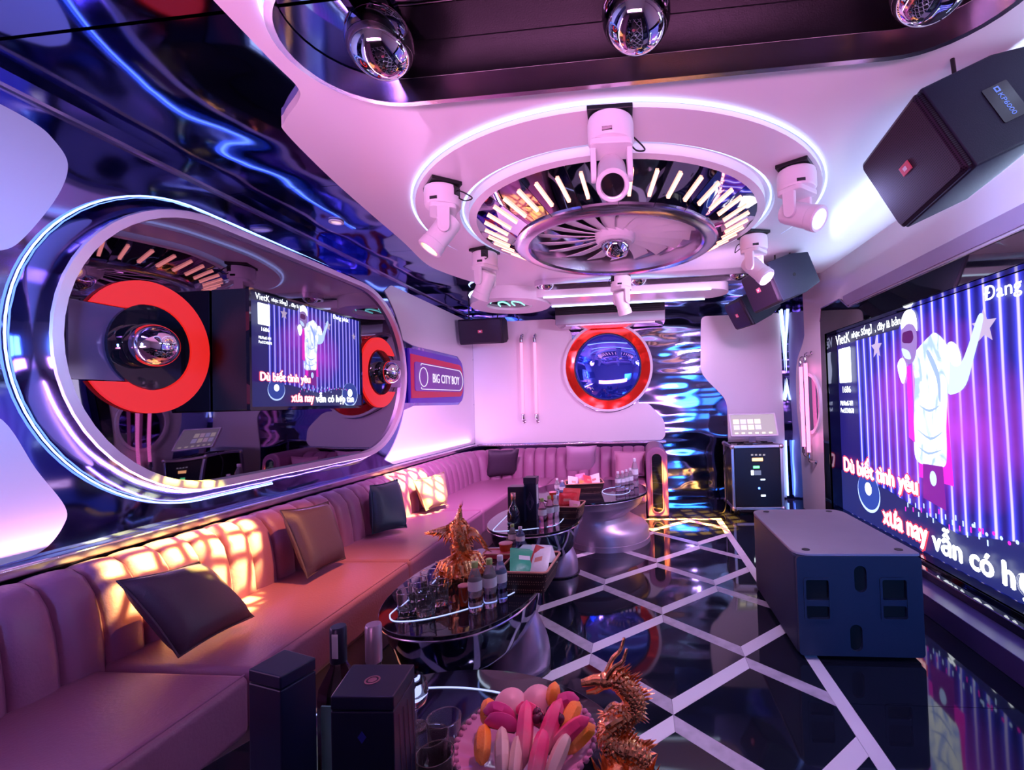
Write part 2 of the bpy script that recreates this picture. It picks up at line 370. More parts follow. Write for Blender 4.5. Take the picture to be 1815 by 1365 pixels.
# ledge along the sofa
for nm, b in (('trim_1', (XL, XL+.07, YR, YB, .80, .845)), ('trim_2', (XL+.07, .36, YB-.06, YB, .80, .835))):
    tag(MB().box(*b).build(nm, CHROME_TRIM, smooth=30, bevel=.01), kind='structure')
wr = tag(plate('wall_right', [(-5.86, 0), (-YR, 0), (-YR, ZS+.05), (-5.86, ZS+.05)], [[(-5.22, .15), (-1.8, .15), (-1.8, 2.12), (-5.22, 2.12)]], .04, MRIGHT(XR+.02), WHITE), kind='structure')
MB().box(XR+.02, XR+.12, 5.80, YB, 0, ZS+.05).build('steel_return', STEEL, wr, 0)
wpanel(wr, [(-5.6, .0), (-5.6, 2.7)] + smoothpath([(-5.80, 2.7), (-5.79, 2.45), (-5.90, 2.1), (-6.2, 1.8), (-6.26, 1.3), (-6.18, .8), (-6.15, 0)], 6), MRIGHT(XR+.015))
MB().box(XR+.19, XR+.3, 1.5, 5.5, 0, 2.5).build('recess_back', BLACKMETAL, wr, 0)
tag(MB().box(XL-.08, XR+.3, YR-.08, YR, 0, ZS+.05).build('wall_rear', WHITE, smooth=0), kind='structure')
# low plinth under the screen
tag(MB().box(XR-.012, XR, YR+.02, 4.74, 2.245, 2.355).build('trim_7', pm('soffit_shade_band', (.36, .28, .42), .3), smooth=30, bevel=.004), kind='structure')  # mauve strip: shade of a soffit groove put into its colour
tag(MB().box(1.75, XR+.02, YR+.02, 5.05, 0, .13).build('trim_3', pm('violet_lit_plinth', (.10, .07, .24), .3), smooth=30, bevel=.004), kind='structure')  # violet light on the plinth put into its colour

# ================================================================== CEILING
ceil_edge = smoothpath([(-1.30, 1.2), (-1.335, 1.6), (-1.345, 1.76), (-1.40, 1.84), (-1.57, 1.97), (-1.63, 2.06), (-1.71, 2.5), (-1.77, 3.0), (-1.83, 3.56), (-1.91, 4.1), (-1.88, 4.4), (-1.72, 4.84), (-1.45, 5.15), (-1.1, 5.25)], 6)
RCX, RCY, R1, R2 = -.136, 3.40, 1.39, 1.06
SL = [(-.90, .98, 1.545, .30), (-.95, 1.05, 5.0, .13)]
ceiling = tag(plate('ceiling', [(-1.28, YR)] + ceil_edge + [(XR, 5.25), (XR, YR)], [stadium(*s) for s in SL], .05, T((0, 0, ZC+.025)), WHITE), kind='structure')
for i, ya in enumerate((-1.0, .22, 1.45, 2.67, 3.89, 5.11)):
    MB().box(XL, XR+.2 if i == 5 else -.95, ya if i else YR, (ya+1.216 if i < 5 else YB), ZS, ZS+.04).build('steel_panel', STEEL, ceiling, 0)
MB().box(XL, XR+.3, YR, YB, ZS+.25, ZS+.3).build('slab', GROUT, ceiling, 0)
for k, (a, b, y, r) in enumerate(SL):                       # the two sunk slots with their chrome rims
    t = tag(plate('trim_%d' % (4+k), stadium(a, b, y, r+.012), [stadium(a, b, y, r-.012)], .10, T((0, 0, ZC-.01)), CHROME_TRIM, smooth=40), kind='structure')
    plate('slot_mirror', stadium(a, b, y, r), [], .01, T((0, 0, ZC+.21)), pm('slot_mirror', (.42, .36, .42), .03, 1), t)
    plate('slot_side', stadium(a, b, y, r+.014), [stadium(a, b, y, r+.004)], .16, T((0, 0, ZC+.13)), BLACKMETAL, t)
    if k == 0: plate('led_strip', stadium(a, b, y, r+.028), [stadium(a, b, y, r+.016)], .012, T((0, 0, ZC-.004)), LED_BLUE, t)
def flatring(name, r0, r1, z0, z1, mat, parent, n=96): return plate(name, circle(RCX, RCY, r1, n), [circle(RCX, RCY, r0, n)], z1-z0, T((0, 0, (z0+z1)/2)), mat, parent)
t6 = tag(flatring('trim_6', R2+.028, R1-.028, ZC-.03, ZC, WHITE, None), kind='structure')       # dropped ring disc
flatring('led_ring', R1-.011, R1-.002, ZC-.016, ZC-.004, LED_RING, t6)
flatring('led_ring', R2+.002, R2+.011, ZC-.016, ZC-.004, LED_RING, t6)
# pod at the far end with its round medallion
pod = thing('ceiling_pod', 'long white ceiling pod edged with light strips, a round neon medallion at its end', 'ceiling light', (0, 0, 2.60))
plate('body', stadium(-1.1, .80, 5.47, .25), [], .10, T((0, 0, .055)), WHITE, pod)
plate('medallion_disc', circle(-1.50, 5.50, .47, 56), [circle(-1.50, 5.46, .27, 40)], .14, T((0, 0, .05)), WHITE, pod)
plate('medallion_face', circle(-1.50, 5.46, .275, 40), [], .02, T((0, 0, .02)), BLACKMIRROR, pod)
MB().tube([(-1.04, 5.213, .0), (.82, 5.213, .0)], .009, 8).build('led_strip', LED_W, pod)
MB().tube([(-1.04, 5.727, -.0), (.82, 5.727, -.0)], .009, 8).build('led_strip', LED_W, pod)
MB().tube([(-1.50+.475*math.cos(a), 5.50+.475*math.sin(a), .10) for a in [math.radians(150+i*6) for i in range(16)]], .012, 8).build('led_strip', LED_W, pod)
MB().tube([(-1.5+.225*math.cos(math.radians(a)), 5.46+.225*math.sin(math.radians(a)), .004) for a in range(-160, -15, 6)], .006, 6).build('neon_line', NEON_TEAL, pod)
for px in (-1, 1):
    MB().tube(smoothpath([(-1.5+px*.15, 5.58, .004), (-1.5+px*.13, 5.42, .004), (-1.5+px*.06, 5.36, .004), (-1.5+px*.03, 5.45, .004), (-1.5+px*.03, 5.58, .004)], 5), .006, 6).build('neon_line', NEON_TEAL, pod)

# ------------------------------------------------------------------ drum chandelier with fan
ch = thing('drum_chandelier', 'big round mirrored ceiling drum with slanted pink light bars', 'chandelier', (RCX, RCY, ZC))
MB().lathe([(1.03, -.0), (1.03, -.055), (.98, -.06)], 96, cap=False).build('collar', WHITE, ch)
NB = 42
MIRR = pm('drum_mirror', (.62, .56, .62), .03, 1, wave=(3, .012), vary=.05)
for i in range(NB//2):
    a0 = 2*PI*i/(NB//2); a1 = a0+2*PI/(NB//2)-.006; mb = MB(); q = []
    for a in (a0, (a0+a1)/2, a1): q += [(.985*math.cos(a), .985*math.sin(a), -.058), (.715*math.cos(a), .715*math.sin(a), -.185)]
    mb.add(q, [(0, 2, 3, 1), (2, 4, 5, 3)]); mb.build('mirror_panel', MIRR, ch)
bar = None
for i in range(NB):
    a = 2*PI*(i+.5)/NB
    if bar is None:
        dz, dr = -.127, -.27; L_ = math.hypot(dz, dr)
        bar = MB().box(-.085, .085, -.009, .009, -.004, .004).build('led_bar', LED_BAR, ch); o = bar
    else: o = bar.copy(); COL.objects.link(o); o.parent = ch
    ex = Vector((-.27*math.cos(a), -.27*math.sin(a), -.127)).normalized(); ey = Vector((-math.sin(a), math.cos(a), 0)); ez = ex.cross(ey)
    o.matrix_local = frame((.85*math.cos(a)-ez.x*.0, .85*math.sin(a), -.122) if False else tuple(Vector((.85*math.cos(a), .85*math.sin(a), -.1215)) + Vector((math.cos(a)*.127, math.sin(a)*.127, -.27)).normalized()*.006), ex, ey, ez)
MB().lathe([(.715, -.185), (.725, -.20), (.70, -.215), (.63, -.215), (.615, -.20), (.60, -.10), (.60, -.03)], 80, cap=False).build('rim', CHROME_TRIM, ch)
MB().lathe([(.001, -.028), (.60, -.03)], 64, cap=False).build('top_mirror', pm('fan_mirror', (.55, .5, .56), .05, 1), ch)
fan = thing('ceiling_fan', 'white many-bladed fan inside the mirrored ceiling drum, mirror dome at its hub', 'fan', (RCX, RCY, ZC-.11))
MB().lathe([(.10, .08), (.14, .05), (.15, 0), (.14, -.045), (.12, -.06)], 40).build('hub', PLASTIC, fan)
MB().sphere(.105, T((0, 0, -.06)), 32, 12, -1, 0).build('dome', CHROME, fan)
blade = None
for i in range(18):
    if blade is None:
        r_ = []
        for k in range(9):
            u = k/8; x = .13+u*.42; yy = .10*u*u; w_ = .034+.036*u
            r_.append([(x, yy-w_, .012), (x, yy+w_, -.012), (x, yy+w_, -.006), (x, yy-w_, .018)])
        blade = MB().loft(r_).build('blade', PLASTIC, fan); o = blade
    else: o = blade.copy(); COL.objects.link(o); o.parent = fan
    o.rotation_euler = (0, 0, 2*PI*i/18)

# ------------------------------------------------------------------ chrome balls in the slots
for j, (px, Y, Z, r, lab) in enumerate(((-.87, 1.55, 2.69, .115, 'chrome ball hanging at the rounded left end of the large ceiling slot'), (.03, 1.55, 2.69, .115, 'chrome ball hanging in the middle of the large ceiling slot'),
        (.957, 1.55, 2.69, .115, 'chrome ball at the right end of the large ceiling slot near the speaker'), (-.97, 5.0, 2.725, .10, 'small chrome ball at the left end of the far ceiling slot'),
        (.03, 5.0, 2.725, .10, 'small chrome ball in the middle of the far ceiling slot'), (1.07, 5.0, 2.725, .10, 'small chrome ball at the right end of the far ceiling slot'))):
    b = thing('mirror_ball', lab, 'mirror ball', (px, Y, Z), 0, 'chrome balls in the ceiling slots')
    MB().sphere(r, None, 40, 20).build('ball', CHROME, b)
    MB().lathe([(.035, r*.95), (.03, r+.03), (.015, r+.035), (.015, ZC+.205-Z)], 16).build('mount', BLACKMETAL, b)

for px, py, lab in ((596, 392, 'small round downlight in the mirrored steel ceiling above the wall mirror'), (1192, 541, 'small round downlight in the steel ceiling over the far wall')):
    q = onz(px, py, ZS); t = thing('recessed_downlight', lab, 'downlight', (q.x, q.y, ZS-.012))
    MB().lathe([(.045, .012), (.05, .008), (.05, .0), (.036, -.002), (.034, .006)], 28, cap=False).build('ring', PLASTIC, t)
    MB().lathe([(.001, .005), (.035, .006)], 24, cap=False).build('lens', em('downlight_lens', (1, .6, .75), 1.0), t)

# ------------------------------------------------------------------ moving heads
HL = ['white moving head lamp nearest the camera, its dark lens facing down', 'white moving head lamp on the left of the ring, lens glowing amber',
      'white moving head lamp on the right of the ring, bright faceted lens', 'white moving head lamp at the far left of the ring above the round medallion',
      'white moving head lamp at the far right of the ring before the hung speaker', 'white moving head lamp at the far side of the ring']
LENS = [pm('lens_dark', (.01, .01, .014), .05, 0, .9), em('lens_amber', (1, .62, .22), 5), em('lens_white', (.7, .75, 1), 6), em('lens_amber2', (1, .5, .2), 4), em('lens_lilac', (.9, .6, 1), 2), em('lens_orange', (1, .45, .1), 4)]
for i, ((x, y), tgt) in enumerate(HEADS):
    th_ = math.atan2(y-RCY, x-RCX)
    t = thing('moving_head_lamp', HL[i], 'stage lamp', (x, y, ZC-.03), 0, 'moving head lamps around the ring')
    Mz = Rz(th_)
    MB().box(-.085, .085, -.10, .10, -.022, 0, Mz).build('mount_plate', BLACKMETAL, t, 0, .003)
    MB().lathe([(.085, -.02), (.10, -.03), (.104, -.05), (.104, -.125), (.098, -.135), (.085, -.14)], 40).build('base', PLASTIC, t)
    MB().box(.075, .1045, -.028, .028, -.085, -.03, Mz @ Rz(2.2)).build('connector', BLACKMETAL, t, 0, .004)
    MB().box(.08, .1055, -.022, .022, -.125, -.108, Rz(-PI/2-.1)).build('display', BLACKMIRROR, t, 0)
    d = Vector(tgt)-Vector((x, y, HEAD_PIVOT_Z)); d.normalize(); az = math.atan2(d.y, d.x)
    pv = HEAD_PIVOT_Z-(ZC-.03)
    Ma = Rz(az)
    yk = MB().prism(rrect(-.075, .075, -.095, .095, .03), -.165, -.137, Ma); yk.build('yoke_bridge', PLASTIC, t, 30, .006)
    for s in (-1, 1):
        pr = [(-.036, -.15), (.036, -.15), (.034, pv)] + [(.034*math.cos(-PI*k/8), pv+.034*math.sin(-PI*k/8)) for k in range(1, 8)] + [(-.034, pv)]
        MB().prism(pr, 0, .026, Ma @ frame((0, s*.094-(.026 if s > 0 else 0), 0), (1, 0, 0), (0, 0, 1), (0, -1, 0)) if False else Ma @ frame((0, (.094 if s > 0 else -.068), 0), (1, 0, 0), (0, 0, 1), (0, -1, 0))).build('yoke_arm', PLASTIC, t, 30, .006)
    Mh = look((0, 0, pv), d)
    hd = MB().lathe([(.045, -.095), (.062, -.085), (.066, -.06), (.066, .085), (.070, .09), (.072, .135), (.066, .142), (.054, .140), (.050, .128)], 40, Mh, cap=False)
    h = hd.build('head', PLASTIC, t)
    MB().lathe([(.001, .129), (.051, .128)], 32, Mh, cap=False).build('lens', LENS[i], h)
    MB().lathe([(.001, -.0951), (.045, -.095)], 24, Mh, cap=False).build('head_cap', PLASTIC, h)
    c0 = Vector((.09*math.cos(th_+2.2), .09*math.sin(th_+2.2), -.05))
    MB().tube(smoothpath([c0, c0*1.5+Vector((0, 0, .01)), c0*1.9+Vector((.02, .02, -.005)), c0*1.6+Vector((0, .02, -.03)), c0*1.05+Vector((0, .01, -.03))], 6), .004, 6).build('cable', RUBBER, t)
for l in LIGHTS: l.name = 'beam_and_fill'  # head beams and the added fills share one name

# ================================================================== LEFT WALL: stadium mirror, television, sign
YA, YC, ZM = 2.37, 3.74, 1.735
mf = thing('wall_mirror', 'large smoked wall mirror with rounded ends and chrome rim behind the television', 'mirror', (XL, YA, .95))
Mi = Matrix.Translation((-XL, -YA, -.95))
def ringloft(name, rings, mat, parent):
    mb = MB(); mb.loft([[(x, p[0], p[1]) for p in stadium(YA, YC, ZM, r, 28)] for x, r in rings], cap=False, M=Mi); return mb.build(name, mat, parent, 40)
ringloft('bevel_frame', [(XL+.008, .80), (XL+.03, .795), (XL+.115, .742)], pm('bevel_steel', (.26, .30, .62), .08, 1, wave=(2, .02)), mf)
ringloft('chrome_ring', [(XL+.113, .743), (XL+.124, .738), (XL+.124, .700), (XL+.085, .692)], pm('rim_chrome', (.82, .74, .86), .3, .75, wave=(6, .003)), mf)
plate('mirror_glass', stadium(YA, YC, ZM, .70, 28), [], .01, Mi @ MLEFT(XL+.082), DARKMIRROR, mf)
mb = MB().tube([(XL+.012, YC*0+p[0], p[1]) for p in [(YC+.1, ZM+.795), (YC-.3, ZM+.80), (YA+.3, ZM+.806)]+arc(YA, ZM, .806, 90, 270, 40)+[(YA+.5, ZM-.806)]], .004, 8, False, Mi); mb.build('led_strip', LED_BLUE, mf)
XM = XL+.088
def redring(parent, cy, sgn):
    a = [(cy+.31*math.cos(math.radians(t)), 1.72+.325*math.sin(math.radians(t))) for t in range(0, 360, 5)]
    lo, hi = 25, 155
    ao, ai = math.degrees(PI-math.asin(.17/.315)), math.degrees(PI-math.asin(.17/.205))
    out = [(cy+sgn*.30*math.cos(math.radians(t)), 1.725+.315*math.sin(math.radians(t))) for t in [-ao+2*ao*i/44 for i in range(45)]]
    inn = [(cy+sgn*.195*math.cos(math.radians(t)), 1.725+.205*math.sin(math.radians(t))) for t in [ai-2*ai*i/36 for i in range(37)]]
    return out+inn
for cy, sg, lab in ((2.03, 1, 'left'), (4.02, -1, 'right')):
    rr = thing('ring_ornament', 'red glowing open ring around a chrome ball, %s' % ('left of the wall television' if sg > 0 else 'right of the wall television'), 'wall ornament', (XM, cy, 1.4))
    Mr = Matrix.Translation((-XM, -cy, -1.4))
    plate('red_ring', redring(rr, cy, sg), [], .02, Mr @ MLEFT(XM+.012), RED_GLOW, rr)
    if sg > 0: plate('bar', roundpoly([(1.70, 1.56), (2.05, 1.56), (2.05, 1.89), (1.70, 1.89)], .02), [], .012, Mr @ MLEFT(XM+.008), pm('lilac_panel', (.22, .16, .30), .1, .6), rr)
    else: plate('bar', roundpoly([(4.06, 1.60), (4.40, 1.60), (4.40, 1.86), (4.06, 1.86)], .02), [], .012, Mr @ MLEFT(XM+.008), MATS['lilac_panel'], rr)
    plate('hub_disc', circle(cy-.01*sg, 1.725, .19, 40, .20), [], .016, Mr @ MLEFT(XM+.02), BLACKMIRROR, rr)
    MB().sphere(.105, Mr @ T((XM+.07, cy-.05*sg, 1.725)), 32, 16).build('ball', CHROME, rr)

# pictures on the screens: laid out in a flat 1 x 1 picture (u to the right, v up)
def picture(parent, M, W, H, k):
    """k scales brightness; shapes are the flat print of the screen, fractions of a millimetre apart"""
    def E(n, c, s): return em('%s_%d' % (n, int(k*100)), c, s*k)
    nm = 'screen_curtain_%d' % int(k*100)
    if nm not in MATS:
        m = bpy.data.materials.new(nm); m.use_nodes = True; MATS[nm] = m; nt = m.node_tree; N = nt.nodes; L = nt.links
        b = N['Principled BSDF']; b.inputs['Base Color'].default_value = (.01, .01, .02, 1); b.inputs['Roughness'].default_value = .4
        uv = N.new('ShaderNodeTexCoord'); sep = N.new('ShaderNodeSeparateXYZ'); L.new(uv.outputs['UV'], sep.inputs[0])
        wv = N.new('ShaderNodeTexWave'); wv.bands_direction = 'X'; wv.inputs['Scale'].default_value = 8; wv.inputs['Distortion'].default_value = 2.5; wv.inputs['Detail'].default_value = 3; wv.inputs['Detail Scale'].default_value = .6
        mp = N.new('ShaderNodeMapping'); mp.inputs['Scale'].default_value = (1, .12, 1); L.new(uv.outputs['UV'], mp.inputs[0]); L.new(mp.outputs[0], wv.inputs['Vector'])
        ramp = N.new('ShaderNodeValToRGB'); e = ramp.color_ramp.elements
        e[0].position = .0; e[0].color = (.004, .005, .16, 1); e[1].position = 1; e[1].color = (.62, .55, 1, 1)
        x = ramp.color_ramp.elements.new(.6); x.color = (.02, .03, .50, 1); x = ramp.color_ramp.elements.new(.88); x.color = (.06, .06, .75, 1)
        L.new(wv.outputs['Fac'], ramp.inputs[0])
        nz = N.new('ShaderNodeTexNoise'); nz.inputs['Scale'].default_value = 3.2; nz.inputs['Detail'].default_value = 4; L.new(uv.outputs['UV'], nz.inputs['Vector'])
        gr = N.new('ShaderNodeTexGradient'); gr.gradient_type = 'SPHERICAL'
        mg = N.new('ShaderNodeMapping'); mg.inputs['Location'].default_value = (-1.15, -1.1, 0); mg.inputs['Scale'].default_value = (2.5, 2.0, 1); L.new(uv.outputs['UV'], mg.inputs[0]); L.new(mg.outputs[0], gr.inputs['Vector'])
        mul = N.new('ShaderNodeMath'); mul.operation = 'MULTIPLY'; L.new(nz.outputs['Fac'], mul.inputs[0]); L.new(gr.outputs['Fac'], mul.inputs[1])
        m2 = N.new('ShaderNodeMapRange'); m2.inputs['From Min'].default_value = .10; m2.inputs['From Max'].default_value = .62; L.new(mul.outputs[0], m2.inputs['Value'])
        mx = N.new('ShaderNodeMix'); mx.data_type = 'RGBA'; mx.inputs['B'].default_value = (.55, .05, .75, 1)
        L.new(m2.outputs[0], mx.inputs['Factor']); L.new(ramp.outputs[0], mx.inputs['A'])
        L.new(mx.outputs['Result'], b.inputs['Emission Color']); b.inputs['Emission Strength'].default_value = 1.25*k
    me = bpy.data.meshes.new('picture'); me.from_pydata([(0, 0, 0), (W, 0, 0), (W, H, 0), (0, H, 0)], [], [(0, 1, 2, 3)])
    ul = me.uv_layers.new(); [setattr(ul.data[i], 'uv', c) for i, c in enumerate(((0, 0), (1, 0), (1, 1), (0, 1)))]
    me.transform(M); pic = finish('picture', me, MATS[nm], parent, 0)
    Z = [0.0008]
    def shape(name, pts, mat, dz=.0004):
        Z[0] += dz; q = [(u*W, v*H) for u, v in pts]
        return plate(name, q, [], .0003, M @ T((0, 0, Z[0])), mat, pic, 0)
    wht = E('print_white', (.86, .92, 1), 2.6); pale = E('print_pale_blue', (.45, .60, 1), 1.5); mag = E('print_magenta', (.75, .02, .55), 1.3)
    star = E('print_star', (.62, .48, .75), .9); dark = E('print_dark', (.02, .02, .12), .5); face = E('print_face', (.36, .22, .62), .9)
    shape('top_band', [(0, .93), (.36, .93), (.40, 1), (0, 1)], dark)
    shape('side_band', [(0, 0), (.035, 0), (.13, .2), (.13, .93), (0, .93)], E('print_side', (.01, .01, .25), .6))
    for cx, cy, r in ((.645, .86, .055), (.25, .87, .05), (.93, .80, .04)):
        shape('star', [(cx+(r if i % 2 == 0 else r*.45)*math.sin(i*PI/5)*.6, cy+(r if i % 2 == 0 else r*.45)*math.cos(i*PI/5)*1.1) for i in range(10)], star)
    for cx in (.42, .49): shape('beam', [(cx, .3), (cx+.05, .3), (cx+.035, .75), (cx+.015, .75)], mag)
    # singer in a white shirt, microphone hand at the mouth, other arm raised
    sn = 'print_shirt_%d' % int(k*100)
    if sn not in MATS:
        sm = E('print_shirt', (.9, .95, 1), 1.5); N = sm.node_tree.nodes; L = sm.node_tree.links
        nz = N.new('ShaderNodeTexNoise'); nz.inputs['Scale'].default_value = 7/W*3.2; nz.inputs['Detail'].default_value = 5; nz.inputs['Distortion'].default_value = 1.5
        tc = N.new('ShaderNodeTexCoord'); mp = N.new('ShaderNodeMapping'); mp.inputs['Scale'].default_value = (1, 1, .45); L.new(tc.outputs['Object'], mp.inputs[0]); L.new(mp.outputs[0], nz.inputs['Vector'])
        rp = N.new('ShaderNodeValToRGB'); e = rp.color_ramp.elements; e[0].position = .38; e[0].color = (.30, .42, .95, 1); e[1].position = .56; e[1].color = (.92, .96, 1, 1)
        L.new(nz.outputs['Fac'], rp.inputs[0]); L.new(rp.outputs[0], N['Principled BSDF'].inputs['Emission Color'])
    shirt = MATS[sn]
    sky = E('print_shadow_blue', (.30, .42, .95), 1.2)
    shape('singer_arm', smoothpath([(.50, .84), (.545, .80), (.575, .75), (.60, .80), (.632, .90), (.645, .885), (.615, .76), (.59, .67), (.555, .64), (.53, .66)], 4, True), pale)
    shape('singer_hand', smoothpath([(.54, .82), (.556, .83), (.575, .80), (.58, .75), (.56, .74), (.545, .77)], 4, True), wht)
    shape('singer_shirt', smoothpath([(.415, .80), (.44, .83), (.478, .865), (.505, .875), (.54, .82), (.545, .74), (.535, .64), (.525, .52), (.523, .42), (.512, .365), (.46, .355), (.41, .375), (.408, .50), (.415, .62), (.42, .70)], 5, True), shirt)
    for q in ([(.47, .80), (.50, .70), (.505, .62), (.512, .62), (.51, .72), (.48, .81)], [(.43, .60), (.47, .58), (.51, .60), (.47, .57)], [(.42, .50), (.47, .47), (.515, .50), (.47, .46)], [(.42, .43), (.46, .41), (.51, .43), (.46, .40)]):
        shape('shirt_fold', smoothpath(q, 4, True), sky)
    shape('singer_head', smoothpath([(.378, .80), (.372, .86), (.378, .93), (.41, .955), (.432, .93), (.437, .86), (.425, .79), (.40, .77)], 4, True), face)
    shape('cap', smoothpath([(.376, .925), (.378, .965), (.395, .995), (.42, .995), (.437, .965), (.440, .90), (.425, .93), (.40, .94)], 4, True), wht)
    shape('sunglasses', roundpoly([(.376, .865), (.415, .855), (.425, .875), (.42, .91), (.38, .91)], .012), E('print_shades', (.16, .01, .20), .6))
    shape('chin', smoothpath([(.373, .84), (.385, .80), (.41, .79), (.405, .82), (.39, .835)], 4, True), pale)
    shape('microphone_hand', smoothpath([(.352, .77), (.37, .80), (.385, .785), (.39, .74), (.375, .69), (.362, .71)], 4, True), wht)
    shape('tie', [(.392, .76), (.408, .765), (.412, .44), (.388, .46)], mag)
    shape('trousers', [(.44, .36), (.51, .365), (.515, .20), (.435, .22)], E('print_trousers', (.28, .02, .42), .8))
    shape('belt_chain', circle(.475, .31, .012, 14, .03), pale)
    # decks in the foreground
    shape('deck', [(0, 0), (1, 0), (1, .12), (.75, .20), (.55, .13), (.28, .20), (0, .22)], E('print_deck', (.02, .03, .22), .7))
    for cx, cy, r in ((.175, .15, .065), (.86, .12, .09)):
        shape('platter', circle(cx, cy, r, 30, r*1.5), pale); shape('platter', circle(cx, cy+.008, r*.95, 30, r*1.4), E('print_platter', (.03, .08, .5), .8)); shape('platter_light', circle(cx, cy+.02, r*.3, 20, r*.5), wht)
    for i in range(26): shape('fader', rrect(.36+.011*i, .364+.011*i, .135+.011*((i*7) % 5), .155+.011*((i*7) % 5), .0015), pale if i % 3 else mag)
    for i in range(12): shape('deck_light', circle(.60+.018*i, .185-.006*(i % 3), .004, 8, .007), mag if i % 2 else pale)
    shape('code_panel', rrect(.028, .112, .715, .905, .006), wht)
    pink = E('print_pink_letters', (1, .55, .62), 2.6); red = E('print_red_outline', (.85, .05, .10), 1.2)
    def words(s, u0, u1, v0, v1, mat, bold=.015):
        Z[0] += .0004
        for i, (dx, dy) in enumerate(((0, 0),) if not bold else ((-1, 0), (1, 0), (0, .6), (0, -.6))):
            o = text('lettering', s, mat, M @ T(((u0+u1)/2*W+dx*bold*W*.02, (v0+v1)/2*H+dy*bold*W*.02, Z[0]+.00005*i)), (u1-u0)*W, (v1-v0)*H, pic, .0002)
        return o
    words('VietK', .012, .112, .93, .985, wht)
    words('nhạc Sống】, đây là bản', .125, .385, .935, .99, wht)
    words('Đang phát', .66, .83, .925, .985, wht)
    words('1686', .05, .105, .66, .695, wht)
    words('Mã:VietK-VF1', .03, .115, .59, .615, wht); words('Pwd:12345678', .03, .12, .55, .575, wht)
    words('Dù biết tình yêu', .036, .427, .2, .33, red, .36); words('Dù biết tình yêu', .038, .425, .205, .325, pink, .16)
    words('xưa nay', .263, .457, .01, .125, red, .36); words('xưa nay', .265, .455, .015, .12, pink, .16)
    words('vẫn có hợp tan', .475, .87, .012, .135, wht, .15)
    return pic

TX, TY0, TY1, TZ0, TZ1 = -2.105, 2.355, 3.40, 1.41, 2.085
tv = thing('television', 'black wall television showing a karaoke video over the smoked mirror', 'television', (XM, (TY0+TY1)/2, TZ0))
Mt = Matrix.Translation((-XM, -(TY0+TY1)/2, -TZ0))
MB().box(XM+.005, TX-.012, TY0+.004, TY1-.004, TZ0+.004, TZ1-.004, Mt).build('housing', BLACKMETAL, tv, 0, .004)
fr = plate('bezel', rrect(TY0, TY1, TZ0, TZ1, .008), [rrect(TY0+.014, TY1-.014, TZ0+.02, TZ1-.014, .003)], .02, Mt @ MLEFT(TX-.004), BLACKMIRROR, tv)
picture(tv, Mt @ MLEFT(TX-.008) @ T((TY0+.014, TZ0+.02, 0)), TY1-TY0-.028, TZ1-TZ0-.034, .8)

sg = thing('neon_sign', 'red glowing wall sign reading BIG CITY BOY in white letters', 'sign', (XL, 5.5, 1.46))
Ms = Matrix.Translation((-XL, -5.5, -1.46))
plate('surround', roundpoly([(4.72, 1.45), (6.2, 1.45), (6.27, 1.74), (6.2, 2.03), (4.72, 2.03)], [0, .2, .3, .2, 0]), [], .02, Ms @ MLEFT(XL+.02), pm('sign_blue', (.03, .02, .22), .15, .5, em=(.12, .02, .6), es=.35), sg)
plate('red_edge', roundpoly([(4.74, 1.50), (6.16, 1.53), (6.22, 1.74), (6.16, 1.95), (4.74, 1.97)], [0, .16, .3, .16, 0]), [], .02, Ms @ MLEFT(XL+.03), em('sign_red', (.85, .01, .10), .5), sg)
plate('face', roundpoly([(4.80, 1.575), (6.12, 1.59), (6.20, 1.735), (6.12, 1.885), (4.80, 1.895)], [.04, .12, .3, .12, .04]), [], .02, Ms @ MLEFT(XL+.04), pm('sign_face', (.05, .02, .16), .2, em=(.16, .02, .30), es=.45), sg)
XS = XL+.056
MB().tube([(XS, y, z) for y, z in roundpoly([(4.93, 1.60), (6.08, 1.61), (6.17, 1.735), (6.08, 1.87), (4.93, 1.88)], [.02, .14, .1, .14, .02])], .0045, 6, False, Ms).build('neon_line', NEON_WHITE, sg)
MB().tube([(XS, y, z) for y, z in circle(4.99, 1.735, .10, 24, .105)], .0045, 6, True, Ms).build('neon_line', NEON_WHITE, sg)
text('lettering', 'BIG CITY BOY', NEON_WHITE, Ms @ MLEFT(XS-.004) @ T((5.63, 1.735, 0)), .80, .105, sg, .003)

# ================================================================== BACK WALL: porthole, tubes, speaker, air conditioner
ph = thing('porthole_mirror', 'round blue mirror in a red porthole ring on the back wall', 'mirror', (DCX, YB, DCZ-DR))
Mp = Matrix.Translation((-DCX, -YB, -(DCZ-DR)))
MBp = lambda d: Mp @ MBACK(YB-d)
plate('outer_rim', circle(DCX, DCZ, .635, 64), [circle(DCX, DCZ, .60, 64)], .07, MBp(.045), WHITE, ph)
plate('red_ring', circle(DCX, DCZ, .602, 64), [circle(DCX, DCZ, .47, 64)], .03, MBp(.03), pm('red_mirror', (.75, .05, .04), .08, 1, wave=(4, .008), em=(1, .02, .01), es=.30), ph)  # faint emission stands in for the red glow this ring reflects
plate('inner_rim', circle(DCX, DCZ, .478, 64), [circle(DCX, DCZ, .462, 64)], .08, MBp(.05), BLACKMETAL, ph)
mb = MB()
mb.loft([[(DCX+r*math.cos(2*PI*i/64), YB-.03-d, DCZ+r*math.sin(2*PI*i/64)) for i in range(64)] for r, d in ((.465, 0), (.40, .012), (.30, .024), (.2, .031), (.1, .035), (.001, .036))], cap=False, M=Mp)
mb.build('blue_mirror', pm('blue_mirror', (.22, .26, .95), .03, 1, em=(.02, .03, .8), es=.25), ph, 60)  # no lamp: weak emission put in to make the mirror look blue
